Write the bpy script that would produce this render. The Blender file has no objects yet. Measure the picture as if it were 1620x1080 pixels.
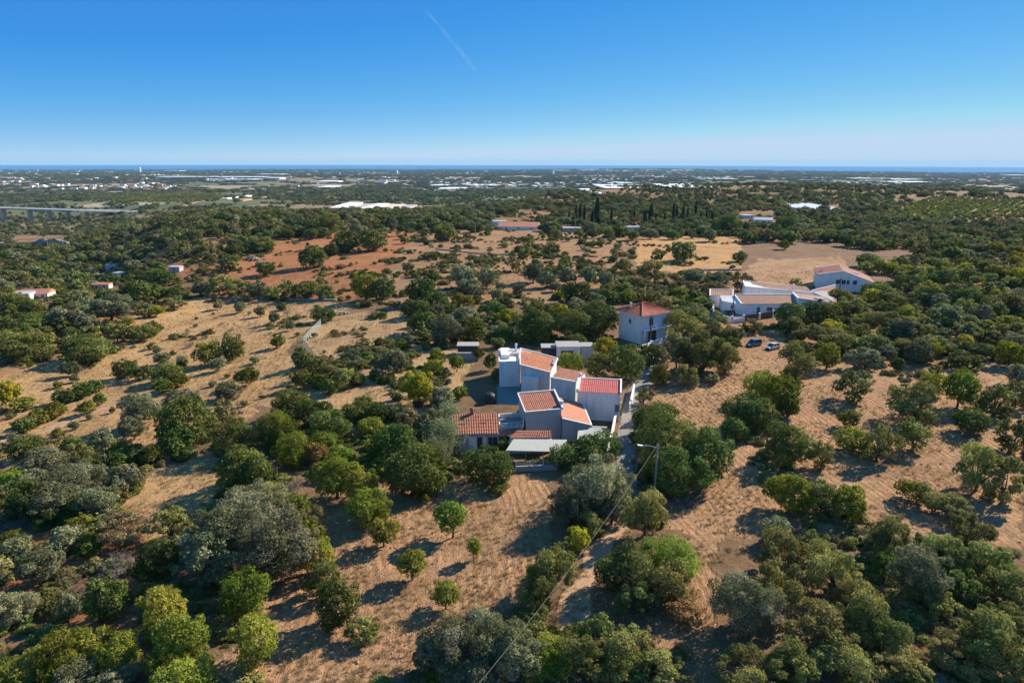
import bpy, bmesh, math, random
import numpy as np
from mathutils import Vector, Matrix, Euler
scene = bpy.context.scene
COL = scene.collection
PI = math.pi
# ------------------------------------------------------------------ camera
TH = math.radians(14.80); RO = math.radians(.12); CAMH = 45.0
FWD = np.array([0, math.cos(TH), -math.sin(TH)]); U0 = np.array([0, math.sin(TH), math.cos(TH)]); R0 = np.array([1., 0, 0])
RV = math.cos(RO) * R0 + math.sin(RO) * U0; UV = -math.sin(RO) * R0 + math.cos(RO) * U0
CP = np.array([0, 0, CAMH])
cam_d = bpy.data.cameras.new('camera'); cam = bpy.data.objects.new('camera', cam_d); COL.objects.link(cam)
cam_d.sensor_width = 36; cam_d.lens = 24; cam_d.clip_start = .5; cam_d.clip_end = 300000
m = Matrix(((RV[0], UV[0], -FWD[0], 0), (RV[1], UV[1], -FWD[1], 0), (RV[2], UV[2], -FWD[2], CAMH), (0, 0, 0, 1)))
cam.matrix_world = m; scene.camera = cam
# ------------------------------------------------------------------ sky, sun, exposure
SUN_EL, SUN_AZ = math.radians(31), math.radians(52)
world = bpy.data.worlds.new('World'); scene.world = world; world.use_nodes = True
wn = world.node_tree; bg = wn.nodes['Background']
sky = wn.nodes.new('ShaderNodeTexSky'); sky.sky_type = 'NISHITA'; sky.sun_disc = False
sky.sun_elevation = SUN_EL; sky.sun_rotation = SUN_AZ; sky.altitude = 100
sky.altitude = 1000; sky.air_density = .5; sky.dust_density = 0; sky.ozone_density = 6.0
EXPO = .95
sep = wn.nodes.new('ShaderNodeSeparateColor'); comb = wn.nodes.new('ShaderNodeCombineColor'); wn.links.new(sky.outputs[0], sep.inputs[0])
def wmath(op, a, b):
    x = wn.nodes.new('ShaderNodeMath'); x.operation = op
    for i, v in enumerate((a, b)):
        if isinstance(v, (int, float)): x.inputs[i].default_value = v
        else: wn.links.new(v, x.inputs[i])
    return x.outputs[0]
for i, (g_, p_, f_, m_, l_) in enumerate(((1.75, 1.3, -.035, .52, .05), (1.02, .76, 0, .70, .25), (.94, .22, 0, .90, .5))):   # grade of the whole sky: deeper blue, as the camera's processing gave it
    v = wmath('MULTIPLY', sep.outputs[i], .1); v = wmath('POWER', v, p_); v = wmath('MULTIPLY', v, g_); v = wmath('ADD', v, f_); v = wmath('MAXIMUM', v, l_); v = wmath('MINIMUM', v, m_); v = wmath('MULTIPLY', v, 10.0); wn.links.new(v, comb.inputs[i])
wn.links.new(comb.outputs[0], bg.inputs[0]); bg.inputs[1].default_value = .1 / 2 ** EXPO
sun_d = bpy.data.lights.new('sun', 'SUN'); sun_d.energy = 5.0; sun_d.angle = math.radians(.5); sun_d.color = (1, .88, .72)
sun = bpy.data.objects.new('sun', sun_d); COL.objects.link(sun)
sdir = Vector((math.sin(SUN_AZ) * math.cos(SUN_EL), math.cos(SUN_AZ) * math.cos(SUN_EL), math.sin(SUN_EL)))
sun.rotation_euler = (sdir).to_track_quat('Z', 'Y').to_euler()
vs = scene.view_settings; vs.view_transform = 'Standard'; vs.look = 'None'; vs.exposure = EXPO; vs.gamma = 1; vs.use_curve_mapping = False
scene.cycles.max_bounces = 5; scene.cycles.diffuse_bounces = 3; scene.cycles.transparent_max_bounces = 12; scene.cycles.volume_bounces = 0
scene.cycles.use_denoising = True

# ------------------------------------------------------------------ helpers: noise, terrain, projection
rng = np.random.default_rng(7); random.seed(7)
def hash2(i, j, s):
    n = (i.astype(np.int64) * 374761393 + j.astype(np.int64) * 668265263 + s * 1442695041) & 0xffffffff
    n = ((n ^ (n >> 13)) * 1274126177) & 0xffffffff
    return ((n ^ (n >> 16)) & 0xffff) / 65535.0
def vnoise(x, y, s=0):
    x = np.asarray(x, float); y = np.asarray(y, float)
    i = np.floor(x); j = np.floor(y); fx = x - i; fy = y - j
    fx = fx * fx * (3 - 2 * fx); fy = fy * fy * (3 - 2 * fy)
    a = hash2(i, j, s); b = hash2(i + 1, j, s); c = hash2(i, j + 1, s); d = hash2(i + 1, j + 1, s)
    return (a + (b - a) * fx + (c - a) * fy + (a - b - c + d) * fx * fy) * 2 - 1
def fbm(x, y, o=4, s=0):
    t = 0; a = .5; k = 1
    for q in range(o):
        t = t + a * vnoise(x * k, y * k, s + q); a *= .5; k *= 2.03
    return t
def ss(a, b, x):
    t = np.clip((np.asarray(x, float) - a) / (b - a), 0, 1); return t * t * (3 - 2 * t)
def hgt(x, y):
    x = np.asarray(x, float); y = np.asarray(y, float)
    r = np.sqrt(x * x + y * y) + 1e-6; q = x / np.maximum(np.abs(y), 20)
    s = ss(-.10, .22, q)
    st = 540 + s * 560; en = 1300 + s * 900
    z = -44 * np.clip((r - st) / (en - st), 0, 1) ** 2 * (3 - 2 * np.clip((r - st) / (en - st), 0, 1))
    z = z - 16 * ss(1300, 3200, r) - 46 * ss(1800, 12800, r)
    z = z + 9 * np.exp(-((y - 1080) / 230) ** 2 - ((x - 430) / 330) ** 2)          # scrubby hill behind the cypresses
    z = z + 34 * np.exp(-((y - 2350) / 420) ** 2) * ss(900, 1500, x)                  # wooded ridge
    z = z + 16 * np.exp(-((y - 9800) / 900) ** 2) * (.6 + .5 * vnoise(x / 1500, x * 0, 3)) * ss(1200, -400, x)
    z = z + 26 * np.exp(-((y - 11300) / 900) ** 2 - ((x - 2300) / 1800) ** 2)
    z = z - 20 * ss(-.46, -.66, q) * ss(240, 420, y) * (1 - .35 * ss(620, 1000, y)) * (1 - ss(1400, 1750, y))        # valley on the left
    z = z - 6 * ss(25, 110, -x) * ss(700, 300, y)                                      # slope down to the left
    z = z + 5 * ss(30, 110, -x) * ss(240, 360, y) * ss(-.6, -.4, q) * ss(700, 500, y)
    far = ss(230, 500, r)
    z = z + far * 1.6 * fbm(x / 90, y / 90, 3, 11) + ss(900, 3500, r) * (1 - ss(5500, 10500, r) * .85) * 15 * fbm(x / 1300, y / 900, 3, 21)
    near = np.minimum(np.clip(ss(16, 40, np.abs(x - 12) + 0 * y) + ss(30, 45, np.abs(y - 122)), 0, 1), np.minimum(ss(22, 36, np.hypot(x - 80, y - 208)), ss(12, 22, np.hypot(x - 37, y - 172))))
    z = z + np.clip(near, 0, 1) * .5 * fbm(x / 22, y / 22, 3, 5) * (1 - far * .5)
    z = z - 60 * ss(11700, 12700, r + 350 * vnoise(x / 900, y / 900, 9))
    return z
def project(x, y, z):
    d = np.stack([x, y, z - CAMH], -1) if not np.isscalar(x) else np.array([x, y, z - CAMH])
    dep = d @ FWD; dep = np.where(np.abs(dep) < 1e-3, 1e-3, dep)
    k = 1080 / dep
    return 810 + k * (d @ RV), 540 - k * (d @ UV), dep
TN = np.exp(np.linspace(math.log(40), math.log(1500), 90))
TT = np.exp(np.linspace(math.log(30), math.log(16000), 900))
def ray(px, py):
    d = 1080 * FWD + (px - 810) * RV + (540 - py) * UV
    return d / np.linalg.norm(d)
def ground_at(px, py, up=0.0):
    """point on the pixel's ray that is UP metres above the terrain"""
    d = ray(px, py); T_ = TN if py > 345 else TT; p = CP + T_[:, None] * d
    g = p[:, 2] - hgt(p[:, 0], p[:, 1]) - up
    k = np.argmax(g < 0) if (g < 0).any() else len(T_) - 1
    if k == 0: k = 1
    a, b = T_[k - 1], T_[k]
    for _ in range(9 if T_ is TN else 14):
        c = .5 * (a + b); q = CP + c * d
        if q[2] - float(hgt(q[0], q[1])) - up < 0: b = c
        else: a = c
    q = CP + b * d
    return q
def gz(x, y): return float(hgt(x, y))
SURVEY = [FWD, RV, UV]
def Wz(px, py, z):
    d = 1080 * SURVEY[0] + (px - 810) * SURVEY[1] + (540 - py) * SURVEY[2]
    t = (z - CAMH) / d[2]; return CP + d * t
def inpoly(px, py, poly):
    n = len(poly); res = np.zeros(np.shape(px), bool); j = n - 1
    for i in range(n):
        xi, yi = poly[i]; xj, yj = poly[j]
        if yi != yj:
            c = ((yi > py) != (yj > py)) & (px < (xj - xi) * (py - yi) / (yj - yi) + xi)
            res ^= c
        j = i
    return res

# ------------------------------------------------------------------ materials
def nodes(m):
    m.use_nodes = True; return m.node_tree.nodes, m.node_tree.links
def new_mat(name):
    m = bpy.data.materials.new(name); n, l = nodes(m); return m, n, l, n['Principled BSDF']
def mix_rgb(n, l, fac, a, b, mode='MIX'):
    x = n.new('ShaderNodeMix'); x.data_type = 'RGBA'; x.blend_type = mode
    for s, v in ((x.inputs[0], fac), (x.inputs[6], a), (x.inputs[7], b)):
        if hasattr(v, 'links') or isinstance(v, bpy.types.NodeSocket): l.new(v, s)
        elif isinstance(v, (int, float)): s.default_value = v
        else: s.default_value = (*v, 1)
    return x.outputs[2]
def noise(n, l, scale, detail=4, rough=.6, vec=None, dist=0):
    x = n.new('ShaderNodeTexNoise'); x.inputs['Scale'].default_value = scale; x.inputs['Detail'].default_value = detail
    x.inputs['Roughness'].default_value = rough; x.inputs['Distortion'].default_value = dist
    if vec is not None: l.new(vec, x.inputs['Vector'])
    return x.outputs['Fac']
def ramp(n, l, fac, stops):
    x = n.new('ShaderNodeValToRGB'); e = x.color_ramp.elements
    e[0].position, e[0].color = stops[0][0], (*stops[0][1], 1); e[1].position, e[1].color = stops[-1][0], (*stops[-1][1], 1)
    for p, c in stops[1:-1]:
        k = e.new(p); k.color = (*c, 1)
    l.new(fac, x.inputs[0]); return x.outputs[0]
def simple(name, col, var=.25, scale=1.5, rough=.8, bump=0, bscale=20, spec=.3):
    """base colour with weathering noise in object space"""
    m, n, l, p = new_mat(name)
    tc = n.new('ShaderNodeTexCoord').outputs['Object']
    a = noise(n, l, scale, 6, .7, tc); b = noise(n, l, scale * 9, 3, .6, tc)
    dark = tuple(c * (1 - var) for c in col); lite = tuple(min(1, c * (1 + var * .45)) for c in col)
    c1 = ramp(n, l, a, [(.32, dark), (.52, col), (.75, lite)])
    c2 = mix_rgb(n, l, .35, c1, ramp(n, l, b, [(.35, dark), (.65, lite)]))
    l.new(c2, p.inputs['Base Color']); p.inputs['Roughness'].default_value = rough; p.inputs['Specular IOR Level'].default_value = spec
    if bump:
        bp = n.new('ShaderNodeBump'); bp.inputs['Strength'].default_value = bump; bp.inputs['Distance'].default_value = .03
        l.new(noise(n, l, bscale, 4, .6, tc), bp.inputs['Height']); l.new(bp.outputs[0], p.inputs['Normal'])
    return m
def plaster(name, col, stain=(.30, .28, .25), amount=.5):
    """painted render with grey streaks and blotches"""
    m, n, l, p = new_mat(name)
    geo = n.new('ShaderNodeNewGeometry').outputs['Position']
    mp = n.new('ShaderNodeMapping'); mp.inputs['Scale'].default_value = (1.6, 1.6, .35); l.new(geo, mp.inputs[0])
    a = noise(n, l, 1.0, 7, .72, mp.outputs[0]); b = noise(n, l, .45, 5, .6, geo); c = noise(n, l, 7, 3, .6, geo)
    f = ramp(n, l, a, [(.46, (0, 0, 0)), (.72, (1, 1, 1))])
    mm = n.new('ShaderNodeMath'); mm.operation = 'MULTIPLY'; l.new(f, mm.inputs[0]); mm.inputs[1].default_value = amount
    c1 = mix_rgb(n, l, mm.outputs[0], col, stain)
    c2 = mix_rgb(n, l, ramp(n, l, b, [(.4, (0, 0, 0)), (.7, (.22, .22, .22))]), c1, tuple(x * .72 for x in col))
    l.new(c2, p.inputs['Base Color']); p.inputs['Roughness'].default_value = .9; p.inputs['Specular IOR Level'].default_value = .2
    bp = n.new('ShaderNodeBump'); bp.inputs['Strength'].default_value = .25; bp.inputs['Distance'].default_value = .02
    l.new(c, bp.inputs['Height']); l.new(bp.outputs[0], p.inputs['Normal'])
    return m
def tile_mat(name, cols):
    m, n, l, p = new_mat(name)
    geo = n.new('ShaderNodeNewGeometry').outputs['Position']
    a = noise(n, l, 4.5, 5, .8, geo); b = noise(n, l, .5, 5, .65, geo)
    c = ramp(n, l, a, [(.3, cols[0]), (.5, cols[1]), (.72, cols[2])])
    c2 = mix_rgb(n, l, ramp(n, l, b, [(.42, (0, 0, 0)), (.72, (.8, .8, .8))]), c, cols[3])
    c2 = mix_rgb(n, l, 1, c2, ramp(n, l, noise(n, l, 1.7, 6, .75, geo), [(.30, (.62, .60, .58)), (.48, (1, 1, 1))]), 'MULTIPLY')
    l.new(c2, p.inputs['Base Color']); p.inputs['Roughness'].default_value = .8; p.inputs['Specular IOR Level'].default_value = .25
    return m
def leaf_mat(name, dark, mid, lite, trans=.22, hue=.03, rough=.8, spec=.06):
    m, n, l, p = new_mat(name)
    at = n.new('ShaderNodeAttribute'); at.attribute_name = 'shade'
    oi = n.new('ShaderNodeObjectInfo')
    c = ramp(n, l, at.outputs['Fac'], [(.0, dark), (.5, mid), (1.0, lite)])
    h = n.new('ShaderNodeHueSaturation')
    mr = n.new('ShaderNodeMapRange'); mr.inputs[3].default_value = .5 - hue; mr.inputs[4].default_value = .5 + hue
    l.new(oi.outputs['Random'], mr.inputs[0]); l.new(mr.outputs[0], h.inputs['Hue'])
    wn_ = n.new('ShaderNodeTexWhiteNoise'); wn_.noise_dimensions = '1D'; l.new(oi.outputs['Random'], wn_.inputs['W'])
    mr2 = n.new('ShaderNodeMapRange'); mr2.inputs[3].default_value = .68; mr2.inputs[4].default_value = 1.32
    l.new(wn_.outputs['Value'], mr2.inputs[0]); l.new(mr2.outputs[0], h.inputs['Value'])
    l.new(c, h.inputs['Color']); l.new(h.outputs[0], p.inputs['Base Color'])
    p.inputs['Roughness'].default_value = rough; p.inputs['Specular IOR Level'].default_value = spec
    tr = n.new('ShaderNodeBsdfTranslucent'); l.new(h.outputs[0], tr.inputs[0])
    mx = n.new('ShaderNodeMixShader'); mx.inputs[0].default_value = trans
    l.new(p.outputs[0], mx.inputs[1]); l.new(tr.outputs[0], mx.inputs[2]); l.new(mx.outputs[0], n['Material Output'].inputs[0])
    return m

M = {}
M['carob'] = leaf_mat('carob_leaves', (0.058, 0.086, 0.018), (0.112, 0.148, 0.032), (0.215, 0.245, 0.062), 0.28, .035)
M['olive'] = leaf_mat('olive_leaves', (.120, .130, .055), (.215, .220, .105), (.370, .362, .210), .24, .02)
M['almond'] = leaf_mat('almond_leaves', (0.12, 0.155, 0.018), (0.23, 0.262, 0.034), (0.35, 0.36, 0.06), 0.34, .035)
M['oak'] = leaf_mat('oak_leaves', (0.105, 0.115, 0.03), (0.21, 0.212, 0.056), (0.365, 0.345, 0.105), 0.3, .035)
M['shrub'] = leaf_mat('shrub_leaves', (0.087, 0.102, 0.018), (0.162, 0.168, 0.024), (0.237, 0.222, 0.035), .2)
M['yellow'] = leaf_mat('yellow_leaves', (.17, .175, .02), (.33, .31, .03), (.58, .48, .045), .3, .02)
M['tan'] = leaf_mat('tan_twigs', (.13, .115, .045), (.22, .185, .075), (.33, .28, .13), .2, .02)
M['rust'] = leaf_mat('rusty_leaves', (0.156, 0.075, 0.032), (0.239, 0.120, 0.051), (0.333, 0.180, 0.074), .12)
M['twig'] = leaf_mat('bare_twigs', (0.144, 0.115, 0.101), (0.239, 0.196, 0.164), (0.359, 0.299, 0.254), .05)
M['cypress'] = leaf_mat('cypress_leaves', (0.012, 0.026, 0.013), (0.025, 0.043, 0.020), (0.044, 0.066, 0.028), .08)
M['cane'] = leaf_mat('cane_leaves', (0.120, 0.149, 0.063), (0.203, 0.230, 0.106), (0.323, 0.333, 0.180), .25)
M['far'] = leaf_mat('distant_leaves', (0.072, 0.082, 0.026), (0.132, 0.142, 0.044), (0.225, 0.215, 0.075), 0.22, .035)
M['plain'] = leaf_mat('plain_leaves', (.062, .072, .042), (.105, .115, .066), (.170, .175, .105), .12, .03)
M['grass'] = leaf_mat('dry_grass_blades', (.25, .17, .08), (.38, .27, .13), (.52, .39, .20), .2)
M['bark'] = simple('bark', (.105, .080, .062), .4, 6, .9, .6, 30)
M['bark_grey'] = simple('grey_bark', (.17, .15, .135), .4, 6, .9, .6, 30)
M['white'] = plaster('white_plaster', (.83, .79, .75), (.42, .39, .36), .55)
M['dirtywhite'] = plaster('weathered_white_plaster', (.70, .66, .62), (.30, .28, .27), .6)
M['grey'] = plaster('grey_cement_render', (.46, .42, .39), (.30, .28, .27), .5)
M['trim'] = plaster('white_parapet', (.84, .80, .76), (.4, .4, .4), .3)
M['concrete'] = plaster('old_concrete', (.36, .345, .32), (.2, .19, .18), .5)
M['orange'] = tile_mat('orange_tile', [(.33, .11, .05), (.47, .165, .075), (.56, .23, .12), (.32, .16, .10)])
M['ochre'] = tile_mat('weathered_red_tile', [(.25, .085, .05), (.36, .125, .07), (.44, .18, .10), (.24, .12, .08)])
M['brownred'] = tile_mat('brown_red_tile', [(.29, .10, .06), (.39, .145, .085), (.47, .195, .125), (.30, .13, .09)])
M['salmon'] = tile_mat('salmon_tile', [(.38, .155, .090), (.48, .205, .120), (.55, .265, .165), (.36, .18, .12)])
M['garnet'] = tile_mat('garnet_tile', [(.34, .075, .065), (.45, .105, .09), (.54, .16, .135), (.33, .11, .10)])
M['redhip'] = tile_mat('red_hip_tile', [(.34, .09, .05), (.45, .125, .07), (.52, .17, .10), (.33, .11, .075)])
M['beige'] = tile_mat('beige_pink_tile', [(.32, .17, .11), (.45, .25, .165), (.56, .36, .25), (.36, .23, .16)])
M['glass'] = simple('dark_window_glass', (.03, .035, .045), .2, 2, .12, spec=.6)
M['frame'] = simple('window_frame', (.50, .50, .50), .1, 3, .5)
M['darkdoor'] = simple('dark_shutter', (.045, .04, .042), .2, 3, .6)
M['brown'] = simple('brown_shutter', (.10, .07, .055), .25, 4, .7)
M['blue'] = simple('blue_frame_paint', (.07, .13, .26), .2, 3, .5)
M['brick'] = simple('chimney_brick', (.36, .12, .08), .3, 5, .9, .5, 30)
M['awning'] = simple('pale_green_awning', (.41, .42, .37), .15, 1.2, .6)
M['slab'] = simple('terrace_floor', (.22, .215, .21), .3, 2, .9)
M['pole'] = simple('pole_concrete', (.30, .285, .26), .2, 3, .85)
M['wood'] = simple('dark_pole_wood', (.11, .075, .055), .3, 8, .85)
M['metal'] = simple('galvanised_metal', (.42, .43, .44), .1, 5, .4)
M['wire'] = simple('wire_cable', (.16, .155, .15), .1, 5, .6)
M['asphalt'] = simple('worn_lane', (.235, .215, .19), .35, .9, .95, .5, 14)
M['pinkwall'] = plaster('faded_pink_wall', (.50, .38, .32), (.3, .24, .2), .6)
M['carblue'] = simple('blue_grey_car_paint', (.13, .155, .18), .05, 1, .25, spec=.6)
M['carwhite'] = simple('silver_white_car_paint', (.50, .50, .48), .05, 1, .25, spec=.6)
M['tyre'] = simple('tyre_rubber', (.02, .02, .02), .2, 6, .9)
M['rock'] = simple('limestone', (.34, .31, .28), .4, 2, .95, .6, 6)
M['clod'] = simple('soil_clod', (.36, .225, .125), .35, .5, .95)
M['greenhouse'] = simple('greenhouse_film', (.86, .88, .90), .15, .02, .5)
M['farwhite'] = simple('distant_white_wall', (.84, .84, .83), .1, .05, .9)
M['farcream'] = simple('distant_cream_wall', (.62, .52, .42), .1, .05, .9)
M['farroof'] = simple('distant_tile_roof', (.42, .19, .12), .2, .1, .9)
M['fargrey'] = simple('distant_grey_roof', (.40, .40, .41), .2, .05, .9)

# ------------------------------------------------------------------ object helpers
def link(name, me, mat=None, parent=None, kind=None, label=None, cat=None, group=None):
    o = bpy.data.objects.new(name, me); COL.objects.link(o)
    if mat is not None and me is not None and not me.materials:
        me.materials.append(mat)
    if parent is not None: o.parent = parent
    tag(o, label, cat, group, kind); return o
def tag(o, label=None, cat=None, group=None, kind=None):
    if label: o['label'] = label
    if cat: o['category'] = cat
    if group: o['group'] = group
    if kind: o['kind'] = kind
    return o
def thing(name, label, cat, loc=(0, 0, 0), rz=0, group=None):
    o = bpy.data.objects.new(name, None); COL.objects.link(o); o.location = loc; o.rotation_euler = (0, 0, rz)
    o.empty_display_size = .1
    return tag(o, label, cat, group)
def mesh_np(name, V, F, smooth=False):
    """V (n,3); F (m,k) all faces k-gons"""
    V = np.asarray(V, np.float32); F = np.asarray(F, np.int32); me = bpy.data.meshes.new(name)
    me.vertices.add(len(V)); me.vertices.foreach_set('co', V.ravel())
    k = F.shape[1]; me.loops.add(F.size); me.loops.foreach_set('vertex_index', F.ravel())
    me.polygons.add(len(F)); me.polygons.foreach_set('loop_start', np.arange(len(F), dtype=np.int32) * k)
    me.update(calc_edges=True)
    me.polygons.foreach_set('use_smooth', np.full(len(F), bool(smooth)))
    return me
class MB:
    def __init__(s): s.v = []; s.f = []
    def add(s, v, f):
        b = len(s.v); s.v += [tuple(map(float, q)) for q in v]; s.f += [tuple(b + i for i in q) for q in f]; return s
    def box(s, x0, x1, y0, y1, z0, z1):
        return s.add([(x, y, z) for z in (z0, z1) for y in (y0, y1) for x in (x0, x1)],
                     [(0, 2, 3, 1), (4, 5, 7, 6), (0, 1, 5, 4), (1, 3, 7, 5), (3, 2, 6, 7), (2, 0, 4, 6)])
    def obox(s, c, ax, ay, az):
        """box centred c with half axes"""
        c = np.array(c, float); ax, ay, az = (np.array(q, float) for q in (ax, ay, az))
        return s.add([c + i * ax + j * ay + k * az for k in (-1, 1) for j in (-1, 1) for i in (-1, 1)],
                     [(0, 2, 3, 1), (4, 5, 7, 6), (0, 1, 5, 4), (1, 3, 7, 5), (3, 2, 6, 7), (2, 0, 4, 6)])
    def bar(s, a, b, w, h=None, up=(0, 0, 1)):
        a = np.array(a, float); b = np.array(b, float); h = h or w; d = b - a; L = np.linalg.norm(d) + 1e-9; d /= L
        x = np.cross(d, up); x = x / (np.linalg.norm(x) + 1e-9) if np.linalg.norm(x) > 1e-4 else np.array([1, 0, 0]); y = np.cross(x, d)
        return s.obox((a + b) / 2, d * L / 2, x * w / 2, y * h / 2)
    def tube(s, pts, rad, n=6, cap=True):
        pts = [np.array(p, float) for p in pts]; b = len(s.v)
        for i, p in enumerate(pts):
            d = pts[min(i + 1, len(pts) - 1)] - pts[max(i - 1, 0)]; d = d / (np.linalg.norm(d) + 1e-9)
            x = np.cross(d, (0, 0, 1)); x = x / np.linalg.norm(x) if np.linalg.norm(x) > 1e-3 else np.array([1., 0, 0]); y = np.cross(d, x)
            r = rad[i] if hasattr(rad, '__len__') else rad
            for k in range(n):
                a = 2 * PI * k / n; s.v.append(tuple(p + r * (math.cos(a) * x + math.sin(a) * y)))
        for i in range(len(pts) - 1):
            for k in range(n):
                s.f.append((b + i * n + k, b + i * n + (k + 1) % n, b + (i + 1) * n + (k + 1) % n, b + (i + 1) * n + k))
        if cap: s.f.append(tuple(b + k for k in range(n))); s.f.append(tuple(b + (len(pts) - 1) * n + k for k in reversed(range(n))))
        return s
    def prism(s, poly, z0, tops):
        """vertical prism over plan polygon (ccw); tops: height or list"""
        n = len(poly); t = tops if hasattr(tops, '__len__') else [tops] * n; z = z0 if hasattr(z0, '__len__') else [z0] * n
        v = [(x, y, z[i]) for i, (x, y) in enumerate(poly)] + [(x, y, t[i]) for i, (x, y) in enumerate(poly)]
        f = [tuple(reversed(range(n))), tuple(range(n, 2 * n))] + [(i, (i + 1) % n, n + (i + 1) % n, n + i) for i in range(n)]
        return s.add(v, f)
    def build(s, name, mat=None, parent=None, smooth=False, **k):
        me = bpy.data.meshes.new(name); me.from_pydata(s.v, [], s.f); me.update()
        if smooth: me.polygons.foreach_set('use_smooth', np.ones(len(me.polygons), bool))
        return link(name, me, mat, parent, **k)
def hull_blob(seed, n=9, jit=.35, flat=.6):
    """a small irregular stone"""
    r = random.Random(seed); bm = bmesh.new(); bmesh.ops.create_icosphere(bm, subdivisions=1, radius=1)
    for v in bm.verts:
        v.co *= 1 + r.uniform(-jit, jit); v.co.z *= flat
    me = bpy.data.meshes.new('stone'); bm.to_mesh(me); bm.free(); return me

# ------------------------------------------------------------------ ground
ZONES = [  # polygon in photo pixels (used only to know which piece of land has which soil), soil index
    ('golden', [(0, 600), (100, 560), (250, 490), (330, 468), (430, 468), (520, 474), (560, 480), (470, 560), (420, 640), (330, 700), (260, 730), (150, 700), (0, 740)]),
    ('tan', [(420, 640), (470, 560), (500, 500), (620, 490), (760, 540), (720, 640), (600, 700), (560, 720), (520, 700), (500, 660)]),
    ('golden', [(180, 880), (195, 800), (250, 742), (340, 705), (335, 800), (275, 860)]),
    ('redsoil', [(0, 1000), (0, 850), (200, 820), (260, 900), (210, 1000)]),
    ('tilled', [(300, 1080), (420, 960), (400, 900), (500, 790), (620, 760), (830, 745), (880, 760), (850, 900), (800, 960), (640, 1080)]),
    ('redsoil', [(330, 480), (340, 430), (430, 380), (520, 365), (650, 365), (640, 410), (600, 440), (560, 475)]),
    ('redsoil', [(220, 415), (250, 395), (330, 385), (340, 430), (300, 440)]),
    ('pink', [(600, 440), (640, 390), (700, 365), (850, 362), (1010, 372), (1000, 400), (960, 450), (880, 480), (600, 480)]),
    ('orange', [(1005, 425), (1010, 378), (1100, 372), (1180, 374), (1185, 430), (1080, 432)]),
    ('brown', [(1170, 450), (1172, 380), (1300, 378), (1440, 392), (1480, 404), (1400, 420), (1300, 455), (1240, 470)]),
    ('straw', [(1150, 455), (1200, 410), (1330, 408), (1345, 425), (1290, 450), (1230, 468)]),
    ('tilled', [(1040, 620), (1100, 590), (1170, 540), (1240, 530), (1260, 560), (1400, 570), (1500, 575), (1620, 580), (1620, 860), (1450, 860), (1300, 830), (1150, 850), (1040, 840)]),
    ('tilled', [(1040, 860), (1130, 840), (1150, 1000), (1050, 1020)]),
    ('grove', [(1360, 345), (1480, 312), (1620, 318), (1620, 345), (1460, 352)]),
    ('redsoil', [(1530, 352), (1560, 336), (1620, 338), (1620, 356)]),
    ('grove', [(140, 318), (150, 306), (320, 304), (360, 312), (300, 322)]),
]
SOILS = {  # linear base colours
    'scrub': (.185, .118, .066), 'golden': (.395, .248, .118), 'tan': (.350, .230, .118), 'tilled': (.340, .208, .118), 'redsoil': (.300, .135, .062),
    'pink': (.280, .168, .092), 'brown': (.195, .125, .078), 'straw': (.320, .200, .112), 'grove': (.185, .170, .070), 'orange': (.400, .235, .105)}
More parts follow.
